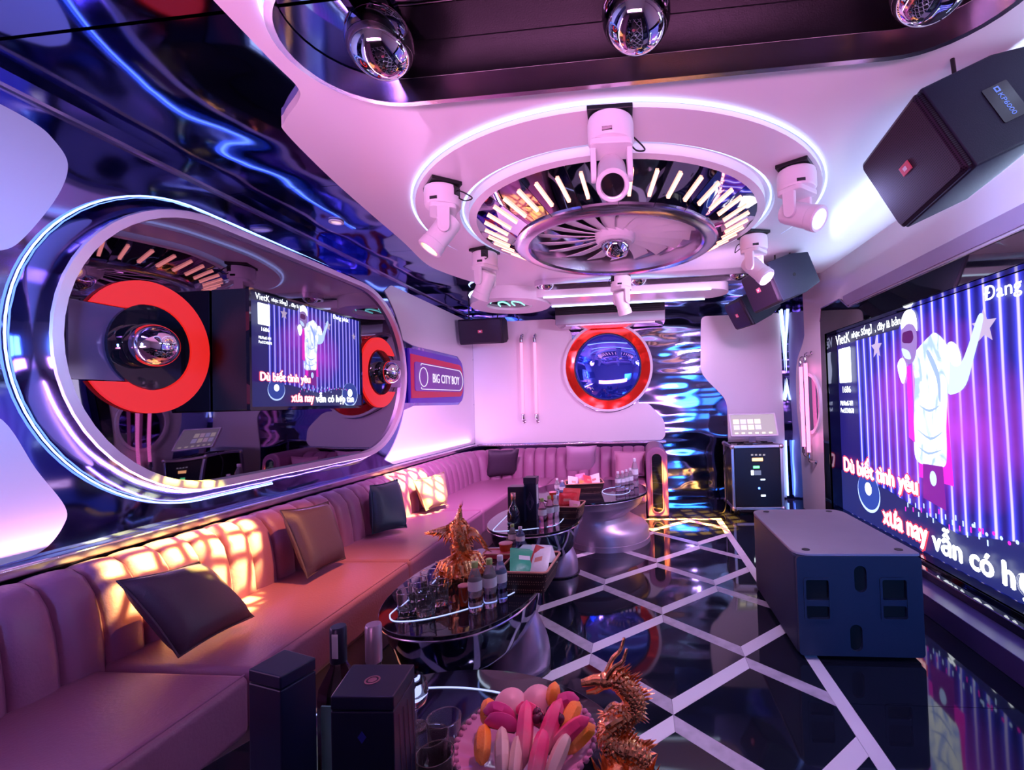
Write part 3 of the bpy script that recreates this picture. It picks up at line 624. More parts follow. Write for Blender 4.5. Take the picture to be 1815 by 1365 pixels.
def tubelamp(name, lab, x, y, z0, z1, n, mat=NEON_P):
    t = thing(name, lab, 'tube lamp', (x, y, z0))
    MB().tube([(n[0]*.07, n[1]*.07, .06), (n[0]*.07, n[1]*.07, z1-z0-.06)], .02, 16).build('tube', mat, t)
    for zz, s in ((.0, 1), (z1-z0, -1)):
        MB().lathe([(.024, zz+s*.02), (.026, zz+s*.03), (.026, zz+s*.09), (.022, zz+s*.095)], 16, T((n[0]*.07, n[1]*.07, 0))).build('end_cap', CHROME, t)
        MB().tube(smoothpath([(n[0]*.07, n[1]*.07, zz+s*.03), (n[0]*.068, n[1]*.068, zz-s*.005), (n[0]*.045, n[1]*.045, zz-s*.02), (0, 0, zz-s*.02)], 6), .012, 10).build('bracket', CHROME, t)
        MB().lathe([(.026, 0), (.024, .008), (.012, .01)], 16, look((0, 0, zz-s*.02), n)).build('rosette', CHROME, t)
tubelamp('tube_lamp', 'left pink tube lamp on the white back wall beside the speaker', -1.665, YB-.008, 1.17, 2.38, (0, -1, 0))
tubelamp('tube_lamp', 'right pink tube lamp on the white back wall nearer the porthole', -1.47, YB-.008, 1.165, 2.375, (0, -1, 0))
SPARK = pm('sparkling_tube', (.6, .1, .3), .2, em=(1, .22, .55), es=2.6, grain=(60, .01))
tubelamp('tube_lamp', 'sparkling pink tube lamp on the right wall, farther from the screen', XR-.012, 5.78, .71, 1.84, (-1, 0, 0), SPARK)
tubelamp('tube_lamp', 'sparkling pink tube lamp on the right wall, nearer the screen', XR-.012, 5.62, .66, 1.87, (-1, 0, 0), SPARK)
rm = thing('round_mirror', 'round mirror with white rim on the right wall behind the tube lamps', 'mirror', (XR, 5.73, .95))
Mq = Matrix.Translation((-XR, -5.73, -.95))
plate('rim', circle(-5.73, 1.31, .36, 48), [circle(-5.73, 1.31, .32, 48)], .03, Mq @ MRIGHT(XR-.014), WHITE, rm)
plate('glass', circle(-5.73, 1.31, .325, 48), [], .01, Mq @ MRIGHT(XR-.008), DARKMIRROR, rm)

def speaker(name, lab, pos, Rm_, dims, small=False, marks=True, taper=.78):
    """local x along the grille's long edge, y across, z towards the back"""
    w_, h_, d_ = dims
    M = Matrix(((Rm_[0][0], Rm_[0][1], Rm_[0][2], pos[0]), (Rm_[1][0], Rm_[1][1], Rm_[1][2], pos[1]), (Rm_[2][0], Rm_[2][1], Rm_[2][2], pos[2]), (0, 0, 0, 1)))
    t = thing(name, lab, 'speaker', M=M, group='black loudspeakers hung around the room')
    r0 = rrect(-w_/2, w_/2, -h_/2, h_/2, .012, 3); r1 = rrect(-w_/2*.98, w_/2*.98, -h_/2*taper, h_/2*taper, .012, 3)
    mb = MB(); mb.loft([[(x, y, .02) for x, y in r0], [(x, y, d_*.62) for x, y in r0], [(x, y, d_) for x, y in r1]]); mb.build('cabinet', SPEAKER, t, 30, .006)
    rg = rrect(-w_/2+.006, w_/2-.006, -h_/2+.006, h_/2-.006, .02, 4); rf = rrect(-w_/2+.02, w_/2-.02, -h_/2+.02, h_/2-.02, .02, 4)
    mb = MB(); mb.loft([[(x, y, .02) for x, y in rg], [(x, y, .002) for x, y in rg], [(x, y, -.012) for x, y in rf]]); g = mb.build('grille', GRILLE, t, 30)
    b = MB().box(-.030, .030, -.02, .02, -.017, -.011).build('badge', BADGE, t, 0, .002)
    MB().box(-.010, .010, -.008, .008, -.0185, -.0168).build('badge_mark', LABELW, b, 0)
    return t
GRILLE = pm('perforated_grille', (.018, .014, .02), .45, .5)
def grille_nodes():
    nt = GRILLE.node_tree; N = nt.nodes; L = nt.links; b = N['Principled BSDF']
    tc = N.new('ShaderNodeTexCoord'); mp = N.new('ShaderNodeMapping'); mp.inputs['Scale'].default_value = (120, 120, 0); L.new(tc.outputs['Object'], mp.inputs[0])
    vo = N.new('ShaderNodeTexVoronoi'); vo.inputs['Scale'].default_value = 1; vo.inputs['Randomness'].default_value = 0; L.new(mp.outputs[0], vo.inputs['Vector'])
    mr = N.new('ShaderNodeMapRange'); mr.inputs['From Min'].default_value = .25; mr.inputs['From Max'].default_value = .35; L.new(vo.outputs['Distance'], mr.inputs['Value'])
    mx = N.new('ShaderNodeMix'); mx.data_type = 'RGBA'; mx.inputs['A'].default_value = (.001, .001, .003, 1); mx.inputs['B'].default_value = (.03, .016, .035, 1)
    L.new(mr.outputs[0], mx.inputs['Factor']); L.new(mx.outputs['Result'], b.inputs['Base Color'])
grille_nodes()
BADGE = pm('red_badge', (.65, .12, .16), .35)
s1 = speaker('hung_speaker', 'large black speaker with KP6000 label hung near the camera by the ceiling', (1.137, 2.039, 2.332), [[0.0108, 0.4105, 0.9118], [-0.99, -0.1238, 0.0674], [0.1406, -0.9034, 0.405]], (.448, .366, .50))
# maker's plate on the side that faces the camera (local +x)
Mk = frame((.2245, 0, .26), (0, 1, 0), (0, 0, -1), (-1, 0, 0))
Mk = frame((.2255, .01, .24), (0, 1, 0), (0, 0, 1), (1, 0, 0))
plate('plate', rrect(-.075, .075, -.05, .05, .006), [], .004, Mk, BLACKMIRROR, s1)
LETB = em('label_blue', (.16, .28, 1), .9)
text('lettering', 'KP6000', LETB, Mk @ T((.012, .0, .003)), .095, .019, s1, .0004)
plate('emblem', rrect(-.066, -.044, -.010, .010, .002), [rrect(-.061, -.049, -.005, .005, .001)], .001, Mk @ T((0, 0, .003)), LETB, s1)
s2 = speaker('hung_speaker', 'mid-sized black speaker hung before the right wall, upper of the overlapping pair', (1.144, 4.467, 2.395), [[0.2583, 0.3477, 0.9013], [-0.9651, 0.0519, 0.2566], [0.0425, -0.9362, 0.3489]], (.469, .371, .436))
plate('handle_cup', circle(0, .2, .016, 20), [], .002, frame((.2355, 0, .02), (0, 1, 0), (0, 0, 1), (1, 0, 0)), CAVITY, s2)
s3 = speaker('hung_speaker', 'smaller-looking black speaker hung farthest back, below the overlapping pair', (1.113, 5.29, 2.31), [[0.2189, 0.4505, 0.8656], [-0.9756, 0.1184, 0.1851], [-0.0191, -0.8849, 0.4654]], (.421, .32, .378))
s4 = speaker('hung_speaker', 'black speaker hung in the far left corner over the sofa', (-2.06, 6.02, 2.38), [[1, 0, 0], [0, .19, .982], [0, -.982, .19]], (.60, .335, .28), taper=.8)
def hangers(t, pts, zt):
    Mi_ = t.matrix_world.inverted()
    for p, q in pts: MB().tube([Mi_ @ Vector(p), Mi_ @ Vector(q)], .008, 8).build('bracket', BLACKMETAL, t)
bpy.context.view_layer.update()
hangers(s1, [((1.40, 2.02, 2.60), (1.40, 2.02, ZC)), ((1.28, 1.95, 2.55), (1.28, 1.97, ZC))], ZC)
hangers(s2, [((1.30, 4.5, 2.52), (1.30, 4.5, ZC)), ((1.42, 4.45, 2.55), (1.42, 4.45, ZC))], ZC)
hangers(s3, [((1.36, 5.2, 2.45), (1.36, 5.2, ZC)), ((1.28, 5.22, 2.42), (1.28, 5.22, ZC))], ZC)
hangers(s4, [((-2.26, 6.15, 2.5), (-2.26, 6.15, ZS)), ((-1.86, 6.15, 2.5), (-1.86, 6.15, ZS))], ZS)

ac = thing('air_conditioner', 'long ceiling air conditioner with dark grille above the porthole mirror', 'air conditioner', (-.36, 6.4, 2.44))
MB().prism([(-.74, -.12), (.74, -.12), (.74, .19), (-.74, .19)], .02, .315).build('casing', pm('ac_casing', (.40, .36, .44), .2, .6), ac, 30, .01)
MB().box(-.68, .68, -.135, -.11, .17, .27).build('grille_recess', CAVITY, ac, 0)
for i in range(4): MB().box(-.68, .68, -.142, -.128, .18+.024*i, .187+.024*i).build('louvre', BLACKMETAL, ac, 0)
plate('frame', rrect(-.735, .735, .15, .29, .01), [rrect(-.68, .68, .17, .27, .004)], .02, frame((0, -.13, 0), (1, 0, 0), (0, 0, 1), (0, -1, 0)), BLACKMETAL, ac)
MB().prism([(-.60, -.10), (.60, -.10), (.72, .18), (-.72, .18)], 0, .02).build('flap', CHROME_TRIM, ac, 30)

# ================================================================== RIGHT WALL: LED screen in its frame
sf = thing('led_screen', 'huge glowing LED video wall with karaoke lyrics set into the right wall', 'screen', (XR+.1, 3.5, .13))
Mw = Matrix.Translation((-(XR+.1), -3.5, -.13))
picture(sf, Mw @ MRIGHT(XR+.10) @ T((-5.186, .208, 0)), 3.286, 1.838, 1.25)
MB().box(XR+.102, XR+.14, 1.9, 5.186, .208, 2.046, Mw).build('panel_body', BLACKMETAL, sf, 0)
plate('face_frame', [(-5.36, .13), (-1.62, .13), (-1.62, 2.21), (-4.60, 2.22), (-4.79, 2.335), (-5.26, 2.335), (-5.30, 2.20)], [[(-5.19, .205), (-1.9, .205), (-1.9, 2.05), (-5.19, 2.05)]], .02, Mw @ MRIGHT(XR-.012), BLACKMIRROR, sf)
fm = pm('frame_steel', (.10, .10, .14), .06, 1, wave=(3, .02))
for (a, b, c, d) in (((-5.19, .205), (-5.19, 2.05), 0, 0), ((-5.19, 2.05), (-1.9, 2.05), 0, 0), ((-5.19, .205), (-1.9, .205), 0, 0), ((-1.9, .205), (-1.9, 2.05), 0, 0)):
    MB().add([(XR-.02, -a[0], a[1]), (XR-.02, -b[0], b[1]), (XR+.10, -b[0], b[1]), (XR+.10, -a[0], a[1])], [(0, 1, 2, 3)], Mw).build('reveal', fm, sf, 0)
MB().box(XR-.10, XR-.022, 1.62, 5.2, .13, .185, Mw).build('sill', BLACKMIRROR, sf, 30, .006)
MB().tube([(XR-.10, 1.62, .187), (XR-.10, 5.2, .187)], .004, 6, M=Mw).build('sill_trim', CHROME, sf)
MB().tube([(XR-.024, 1.62, 2.215), (XR-.024, 4.60, 2.222), (XR-.024, 4.79, 2.337), (XR-.024, 5.26, 2.337), (XR-.024, 5.30, 2.2)], .006, 6, M=Mw).build('frame_trim', CHROME_TRIM, sf)

# ================================================================== SUBWOOFER, FLIGHT CASE, TABLET
sw = thing('subwoofer', 'big dark two-handled subwoofer box standing on the floor before the screen', 'subwoofer', (1.12, 3.13, 0))
MB().prism(roundpoly([(-.315, -.49), (.315, -.49), (.315, .51), (-.315, .51)], [.03, .03, .12, .12]), .02, .545).build('cabinet', SUBPAINT, sw, 30, .01)
MB().prism(roundpoly([(-.318, -.508), (.318, -.508), (.318, .512), (-.318, .512)], [.10, .03, .12, .12]), .545, .56).build('top_board', pm('subwoofer_top', (.36, .30, .36), .6, grain=(260, .0008)), sw, 30, .004)
for x, y in ((-.24, -.44), (.24, -.44), (-.22, .44), (.22, .44)):
    MB().lathe([(.017, .02), (.02, 0)], 16, T((x, y, 0))).build('foot', RUBBER, sw); MB().lathe([(.022, .5585), (.02, .563), (.001, .562)], 20, T((x, y, 0))).build('cup', RUBBER, sw)
def fx(px, py): p = ony(px, py, 2.62); return (p.x-1.12, p.z)
slots = []
for (ax, ay), (bx, by) in (((1513, 1003), (1537, 1050)), ((1506, 1107), (1530, 1155))):
    x0, z1 = fx(ax, ay); x1, z0 = fx(bx, by); r = (x1-x0)/2; slots.append([(x, z) for z, x in stadium(z0+r, z1-r, (x0+x1)/2, r, 10)])
hands = []
for ax, bx in ((1427, 1471), (1562, 1608)):
    for y0, y1 in ((1027, 1064), (1074, 1097)):
        x0, z1 = fx(ax, y0); x1, z0 = fx(bx, y1); hands.append(rrect(x0, x1, z0, z1, .012))
plate('front_panel', rrect(-.314, .314, .025, .545, .02), slots+hands, .022, frame((0, -.501, 0), (1, 0, 0), (0, 0, 1), (0, -1, 0)), SUBPAINT, sw)
for s in slots+hands: plate('opening', inset(s, -.004), [], .002, frame((0, -.4905, 0), (1, 0, 0), (0, 0, 1), (0, -1, 0)), CAVITY, sw)
for ax, bx in ((1423, 1475), (1558, 1613)):
    x0, z1 = fx(ax, 1023); x1, z0 = fx(bx, 1101)
    plate('handle_rim', rrect(x0, x1, z0, z1, .016), [rrect(x0+.012, x1-.012, z0+.012, z1-.012, .012)], .008, frame((0, -.514, 0), (1, 0, 0), (0, 0, 1), (0, -1, 0)), SUBPAINT, sw)

fc = thing('flight_case', 'black equipment flight case with metal edges and lit panel, in the far corner', 'flight case', (1.36, 5.73, 0))
FW, FH0, FH1, FD = .28, .09, .82, .52
MB().box(-FW, FW, .012, FD, FH0, FH1).build('body', BLACKMETAL, fc, 0)
MB().box(-FW+.03, FW-.03, .004, .014, FH0+.03, FH1-.03).build('front_panel', pm('rack_front', (.006, .007, .016), .3), fc, 0)
eb = .016
for sx in (-1, 1):
    for y in (.008, FD-.008): MB().box(sx*FW-eb, sx*FW+eb, y-eb, y+eb, FH0, FH1).build('edge_profile', ALU, fc, 0, .004)
    for z in (FH0, FH1): MB().box(sx*FW-eb, sx*FW+eb, .008, FD-.008, z-eb, z+eb).build('edge_profile', ALU, fc, 0, .004)
for z in (FH0, FH1):
    for y in (.008, FD-.008): MB().box(-FW, FW, y-eb, y+eb, z-eb, z+eb).build('edge_profile', ALU, fc, 0, .004)
for sx in (-1, 1):
    for z in (FH0, FH1):
        for y in (.004, FD-.004): MB().sphere(.03, T((sx*(FW+.003), y, z)), 16, 8).build('ball_corner', ALU, fc)
    for y in (.07, FD-.07):
        MB().lathe([(.03, -.012), (.036, -.008), (.036, .008), (.03, .012)], 20, frame((sx*.22, y, .036), (0, 1, 0), (0, 0, 1), (1, 0, 0))).build('caster', RUBBER, fc)
        MB().box(sx*.22-.02, sx*.22+.02, y-.02, y+.02, .055, .08).build('caster_plate', ALU, fc, 0)
def rk(px, py): p = ony(px, py, 5.734); return p.x-1.36, p.z
def lamp_rect(name, x0, y0, x1, y1, mat):
    a = rk(x0, y0); b = rk(x1, y1); MB().box(a[0], b[0], -.002, .005, b[1], a[1]).build(name, mat, fc, 0)
lamp_rect('amber_display', 1333, 812, 1352, 817, em('disp_amber', (1, .55, .18), 4)); lamp_rect('green_display', 1335, 826, 1346, 830, em('disp_green', (.15, 1, .3), 3))
lamp_rect('white_display', 1331, 834, 1336, 842, em('disp_white', (.8, .9, 1), 4)); lamp_rect('grey_display', 1337, 834, 1349, 842, em('disp_grey', (.3, .35, .6), .6))
lamp_rect('status_light', 1348, 849, 1356, 851, em('disp_white2', (.8, .9, 1), 3)); lamp_rect('status_light', 1349, 877, 1357, 880, MATS['disp_white2'])
lamp_rect('status_light', 1344, 864, 1347, 867, em('disp_blue', (.05, .15, 1), 14))
for i in range(4): lamp_rect('knob', 1331+7*i, 805, 1335+7*i, 807.5, em('disp_knob', (.8, .7, .8), .6))
for i, pts in enumerate(([(-.27, .3, .842), (-.1, .25, .85), (.05, .33, .85), (.2, .28, .846)], [(-.2, .1, .842), (-.05, .16, .85), (.1, .1, .85), (.24, .2, .842)], [(-.26, .2, .842), (-.34, .22, .7), (-.33, .2, .4), (-.36, .15, .05), (-.45, .1, .012)])):
    MB().tube(smoothpath(pts, 6), .008, 8).build('cable', RUBBER, fc)
MB().prism(rrect(-.12, -.02, .06, .16, .02), .836, .852).build('latch', BLACKMETAL, fc, 30)
tb = thing('touch_screen', 'tilted white touch screen on a stand atop the flight case', 'monitor', (1.37, 5.95, .836))
Mtb = frame((0, -.06, .235), (1, 0, 0), (0, .42, .907), (0, -.907, .42))
MB().prism(rrect(-.28, .28, -.15, .15, .015), -.03, 0, Mtb).build('case', pm('tablet_case', (.72, .66, .74), .3), tb, 30, .004)
TSC = em('touch_display', (.62, .48, .62), .9)
d_ = plate('display', rrect(-.262, .262, -.132, .132, .006), [], .002, Mtb @ T((0, 0, .001)), TSC, tb)
for i in range(4):
    for j in range(2): plate('tile', rrect(-.235+.085*i, -.165+.085*i, .01-.075*j, .07-.075*j, .004), [], .001, Mtb @ T((0, 0, .0028)), em('ui_%d' % ((i+j) % 3), [(1, .85, .7), (.7, .6, .9), (.95, .65, .8)][(i+j) % 3], 1.5), d_)
for i in range(6): plate('tile', rrect(-.23+.08*i, -.19+.08*i, -.12, -.10, .003), [], .001, Mtb @ T((0, 0, .0028)), MATS['ui_0'], d_)
MB().box(-.04, .04, .0, .03, .012, .16).build('stand', pm('stand_pink', (.65, .5, .55), .4), tb, 0, .004)
MB().prism(rrect(-.10, .10, -.07, .09, .02), 0, .014).build('foot', ALU, tb, 30)

# ================================================================== SOFA
so = thing('corner_sofa', 'long dusty pink leather corner sofa with channelled back along two walls', 'sofa', (-1.8, 3, 0))
Mo = Matrix.Translation((1.8, -3, 0))
BXF, BYF, CR = -2.14, 6.14, .42           # foot of the backrest front
def backpath(s):
    """point and inward normal at arc length s, starting near the camera"""
    l1 = (BYF-CR)-(-1.4); la = CR*PI/2
    if s < l1: return Vector((BXF, -1.4+s)), Vector((1, 0))
    if s < l1+la:
        a = (s-l1)/CR; c = Vector((BXF+CR, BYF-CR)); return c+Vector((-math.cos(a), math.sin(a)))*CR, Vector((math.cos(a), -math.sin(a)))
    return Vector((BXF+CR+(s-l1-la), BYF)), Vector((0, -1))
TOT = (BYF-CR+1.4)+CR*PI/2+(.05-(BXF+CR))
prof = [(.03, .36), (.02, .42), (.012, .52), (-.005, .62), (-.03, .70), (-.075, .765), (-.13, .792), (-.185, .785), (-.225, .75), (-.23, .40)]
nch = round(TOT/.148); wch = TOT/nch
for i in range(nch):
    rings = []
    for k in range(7):
        t = -1+2*k/6; s = (i+.5+.5*t*.985)*wch; p, n = backpath(s); bul = .026*math.sqrt(max(0, 1-abs(t)**2.6))
        ring = []
        for j, (dx, z) in enumerate(prof):
            q = p+n*(dx+(bul if j < len(prof)-2 else 0)*(1 if j < 5 else .6)-.012); zz = z+(bul*.6 if 4 <= j <= 7 else 0)
            ring.append((q.x, q.y, zz))
        rings.append(ring)
    MB().loft(rings, M=Mo).build('back_channel', LEATHER, so, 50)
FXF, FYF = -1.48, 5.56
cush = [(-1.4, .28), (.283, 1.655), (1.66, 2.885), (2.89, 4.285)]
def cushion(poly, fr=.035):
    o = MB().prism(poly, .20, .425, Mo).build('seat_cushion', LEATHER2, so, 30, fr, 4)
for a, b in cush: cushion([(-2.15, a+.002), (FXF, a+.002), (FXF, b-.002), (-2.15, b-.002)])
cushion([(-2.15, 4.29), (FXF, 4.29), (FXF+.01, 5.25), (-1.38, 5.48), (-1.16, FYF), (-1.16, 6.15), (-2.15, 6.15)])
cushion([(-1.155, FYF), (-.5, FYF), (-.5, 6.15), (-1.155, 6.15)]); cushion([(-.495, FYF), (.05, FYF), (.05, 6.15), (-.495, 6.15)])
MB().prism([(-2.4, -1.38), (FXF-.05, -1.38), (FXF-.05, 5.3), (-1.2, FYF+.06), (.04, FYF+.06), (.04, 6.38), (-2.4, 6.38)], .0, .21, Mo).build('plinth', pm('sofa_base', (.20, .10, .14), .45), so, 0)
for pts in ([(FXF-.02, -1.3), (FXF-.02, .27)], [(FXF-.02, .30), (FXF-.02, 1.64)], [(FXF-.02, 1.68), (FXF-.02, 2.87)], [(FXF-.02, 2.91), (FXF-.02, 4.27)]):
    MB().tube([(x, y, .421) for x, y in pts], .004, 6, M=Mo).build('seam', LEATHER, so)
# arched arm at the end of the back run with its dark oval inlay
arm = [(.055, .0), (.315, .0)] + [(.185+.13*math.cos(a), .72+.12*math.sin(a)) for a in [PI*k/14 for k in range(15)]]
MB().prism(arm, -6.58, -5.71, Mo @ frame((0, 0, 0), (1, 0, 0), (0, 0, 1), (0, -1, 0))).build('arm', LEATHER, so, 30, .025, 4)
plate('arm_inlay', [(x, z) for z, x in stadium(.12, .70, .185, .062, 14)], [], .012, Mo @ frame((0, 5.708, 0), (1, 0, 0), (0, 0, 1), (0, -1, 0)), BLACKMIRROR, so)
MB().tube([(x, 5.703, z) for z, x in stadium(.12, .70, .185, .066, 14)], .008, 8, True, Mo).build('arm_piping', LEATHER, so)

# ------------------------------------------------------------------ throw pillows, each spanned by its four corners
def pillow(lab, TL, TR, BR, BL, mat, thick=.13, n=12):
    c = (TL+TR+BR+BL)/4; nor = (TR-TL).cross(BL-TL).normalized()
    if nor.dot(EYE-c) < 0: nor = -nor
    vs = []; fs = []
    for side in (1, -1):
        b = len(vs)
        for i in range(n+1):
            for j in range(n+1):
                u, v = i/n, j/n; a, d = 2*u-1, 2*v-1
                pu = .5+.5*a*(1-.07*(1-abs(d)**2.0)*abs(a)**3); pv = .5+.5*d*(1-.07*(1-abs(a)**2.0)*abs(d)**3)
                p = (TL*(1-pu)+TR*pu)*(1-pv)+(BL*(1-pu)+BR*pu)*pv
                h = thick/2*((1-a**4)*(1-d**4))**.55
                vs.append(p+nor*(side*h)-c)
        for i in range(n):
            for j in range(n):
                q = (b+i*(n+1)+j, b+(i+1)*(n+1)+j, b+(i+1)*(n+1)+j+1, b+i*(n+1)+j+1); fs.append(q if side > 0 else q[::-1])
    mb = MB(); mb.add(vs, fs)
    me = bpy.data.meshes.new('throw_pillow'); me.from_pydata([tuple(v) for v in mb.v], [], mb.f)
    bm = bmesh.new(); bm.from_mesh(me); bmesh.ops.remove_doubles(bm, verts=bm.verts, dist=.0005); bmesh.ops.recalc_face_normals(bm, faces=bm.faces); bm.to_mesh(me); bm.free()
    o = finish('throw_pillow', me, mat, None, 70); o.location = c
    tag(o, lab, 'pillow', 'throw pillows on the sofa')
    edge = []
    for A, B in ((TL, TR), (TR, BR), (BR, BL), (BL, TL)):
        for k in range(8):
            t = k/8; m = (A*(1-t)+B*t); inw = (c-m); edge.append(m+inw*(.14*(1-abs(2*t-1)**2)*.5)-c)
    MB().tube(edge, .005, 6, True).build('piping', mat, o)
    return o
PLUM = pm('plum_satin', (.070, .036, .065), .5, grain=(140, .001)); DKTEAL = pm('dark_teal_satin', (.012, .030, .050), .45, grain=(140, .001))
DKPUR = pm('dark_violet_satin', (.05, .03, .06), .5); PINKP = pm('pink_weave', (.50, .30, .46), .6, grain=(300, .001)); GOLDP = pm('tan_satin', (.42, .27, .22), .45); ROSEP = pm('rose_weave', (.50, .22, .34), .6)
def pil(lab, q, mat, thick=.13, wall='L', top=None):
    if wall == 'L': TL, TR = onx(*q[0], top or -2.08), onx(*q[1], top or -2.08)
    else: TL, TR = ony(*q[0], 5.97), ony(*q[1], 5.97)
    BR, BL = onz(*q[2], .462), onz(*q[3], .462)
    return pillow(lab, TL, TR, BR, BL, mat, thick)
pil('large plum pillow lying tilted on the sofa nearest the camera', [(208, 1030), (352, 996), (449, 1093), (317, 1165)], PLUM, .14, top=-2.02)
pil('dark plum pillow upright on the sofa, second from the camera', [(497, 905), (581, 889), (612, 990), (545, 1025)], PLUM, .12)
pil('dark teal pillow upright against the sofa back', [(656, 861), (704, 849), (721, 935), (660, 947)], DKTEAL, .12)
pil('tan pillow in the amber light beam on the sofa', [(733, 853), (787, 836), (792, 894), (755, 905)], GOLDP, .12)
pil('dark violet pillow in the far corner of the sofa', [(866, 798), (920, 796), (915, 842), (861, 846)], DKPUR, .12, 'B')
pil('pink pillow in the middle of the far sofa run', [(1004, 791), (1057, 790), (1056, 838), (1002, 840)], PINKP, .12, 'B')
pil('rose pillow beside the arched sofa arm', [(1089, 800), (1144, 800), (1142, 843), (1091, 845)], ROSEP, .12, 'B')

# ================================================================== TABLES
TZ = .50
GT = pm('table_glass', (.010, .010, .018), .03, 0, .8)
APR = pm('apron_mirror', (.22, .24, .36), .08, 1, wave=(9, .006, (1, 1, .2)))
SAIL = pm('sail_steel', (.58, .46, .66), .32, .65, wave=(3, .006))
def ell(cx, cy, a, b, n=48, p=2.0): return [(cx+a*math.copysign(abs(math.cos(2*PI*i/n))**(2/p), math.cos(2*PI*i/n)), cy+b*math.copysign(abs(math.sin(2*PI*i/n))**(2/p), math.sin(2*PI*i/n))) for i in range(n)]
def table(lab, cx, cy, a, b, leds, style, p=2.0):
    t = thing('lounge_table', lab, 'table', (cx, cy, 0), 0, 'oval lounge tables in a row')
    MB().prism(ell(0, 0, a, b, 64, p), TZ-.018, TZ).build('table_top', GT, t, 40, .003)
    MB().tube([(x, y, TZ-.022) for x, y in ell(0, 0, a*.985, b*.985, 64, p)], .007, 8, True).build('edge_trim', CHROME_TRIM, t)
    for pts in leds: MB().tube([(x-cx, y-cy, TZ+.001) for x, y in pts], .003, 6).build('led_line', LED_TABLE, t)
    if style == 'spool':
        sec = [(0, .42, .18), (.05, .42, .18), (.052, .41, .18), (.13, .42, .165), (.165, .41, .15), (.20, .37, .11), (.24, .335, .07), (.28, .33, .05), (.32, .37, .06), (.355, .42, .07), (.385, .45, .07), (.40, .46, .07)]
        MB().loft([[(x, y, z) for x, y in ell(ox, 0, ra, .47+(ra-.42)*.3, 56)] for z, ra, ox in sec]).build('pedestal', BRUSHED, t, 40)
        MB().loft([[(x, y, z) for x, y in ell(0, 0, a*f, b*f, 56)] for z, f in ((.40, .80), (.405, .90), (.465, .93), (.478, .955))]).build('apron', BRUSHED, t, 40)
    else:
        MB().loft([[(x, y, z) for x, y in ell(0, 0, a*f, b*f, 64, p)] for z, f in ((.27, .78), (.30, .84), (.40, .92), (.477, .96))]).build('apron', APR, t, 40)
        MB().loft([[(x, y, z) for x, y in ell(-.10, .05, a*f, b*f, 40)] for z, f in ((0, .52), (.02, .52), (.025, .46), (.20, .44), (.302, .55))]).build('pedestal', pm('pedestal_mirror', (.20, .17, .22), .08, 1), t, 40)
        sx, sy, sr, sh = style
        rings = []
        for k in range(13):
            u = k/12; r = sr*(1-u)**.75*(1+.35*math.sin(PI*min(1, u*1.3))*.5) if u < 1 else .002
            rings.append([(sx-cx+.05*u+r*math.cos(2*PI*i/36), sy-cy+.03*u+r*.9*math.sin(2*PI*i/36), .004+u*sh) for i in range(36)])
        MB().loft(rings).build('cone_foot', SAIL, t, 60)
        MB().prism([(sx-cx+sr*1.12*math.cos(2*PI*i/32), sy-cy+sr*1.05*math.sin(2*PI*i/32)) for i in range(32)], 0, .01).build('foot_plate', BLACKMIRROR, t, 30)
    return t
def zpx(pts, z=TZ): return [tuple(onz(x, y, z))[:2] for x, y in pts]
table('far round lounge table on a pinched steel drum, by the back sofa run', -.53, 4.83, .585, .64, [[(-.53+.14*math.cos(a)+.27, 4.75+.2*math.sin(a)) for a in [i*2*PI/24 for i in range(25)]], [(-.53+.15*math.cos(a)-.2, 4.75+.2*math.sin(a)) for a in [i*2*PI/24 for i in range(25)]]], 'spool')
led2 = smoothpath(zpx([(1000, 918), (985, 931), (940, 938), (905, 941), (885, 942), (874, 941), (880, 933), (893, 920), (905, 908)]), 5)
table('second lounge table from the back, holding the dark whisky box', -.84, 3.70, .36, .50, [led2], (-.71, 3.88, .16, .34), 2.3)
led3 = smoothpath(zpx([(930, 1035), (905, 1054), (850, 1073), (800, 1088), (755, 1098), (720, 1102), (697, 1101), (691, 1093), (698, 1083), (740, 1050), (778, 1022), (795, 1005)]), 5)
table('third lounge table holding the golden phoenix statue', -.88, 2.36, .36, .57, [led3], (-.69, 2.50, .17, .38), 2.3)
led4 = smoothpath(zpx([(560, 1268), (640, 1235), (735, 1222), (800, 1219), (860, 1224), (915, 1237), (960, 1262), (990, 1300)]), 5)
table('nearest lounge table holding the fruit bowl and gift boxes', -.55, .88, .62, .70, [led4], (-.15, 1.05, .17, .38), 2.0)

# ================================================================== THINGS ON THE TABLES
def P(x, y, z=TZ): return onz(x, y, z)
ORG = pm('orange_drink', (.85, .12, .03), .05, trans=.6)
def bottle_mesh(h, r, waist=.9): return [(r*.55, 0), (r*.92, .004), (r, .012), (r, h*.18), (r*waist, h*.30), (r, h*.42), (r, h*.60), (r*.92, h*.68), (r*.62, h*.80), (r*.42, h*.87), (r*.40, h*.90)]
WATER = {}
def bottle(lab, p, h, r, capcol, tint, group, labelmat=LABELW):
    t = thing('water_bottle', lab, 'bottle', tuple(p), random.random()*6, group)
    MB().lathe(bottle_mesh(h, r), 24).build('body', tint, t, 50)
    MB().lathe([(r*.97, h*.02), (r*.97, h*.28), (r*.90, h*.31), (r*.96, h*.40), (r*.96, h*.44)], 20).build('water', pm('water_'+tint.name, tuple(c for c in tint.node_tree.nodes['Principled BSDF'].inputs[0].default_value[:3]) if False else (.80, .84, 1), .0, trans=1, ior=1.15, vary=0), t, 50)
    MB().lathe([(r*1.012, h*.44), (r*1.015, h*.45), (r*1.015, h*.62), (r*1.012, h*.63)], 24, cap=False).build('label', labelmat, t, 50)
    MB().lathe([(r*.44, h*.885), (r*.46, h*.89), (r*.46, h*.985), (r*.42, h)], 20).build('cap', capcol, t, 40)
    return t
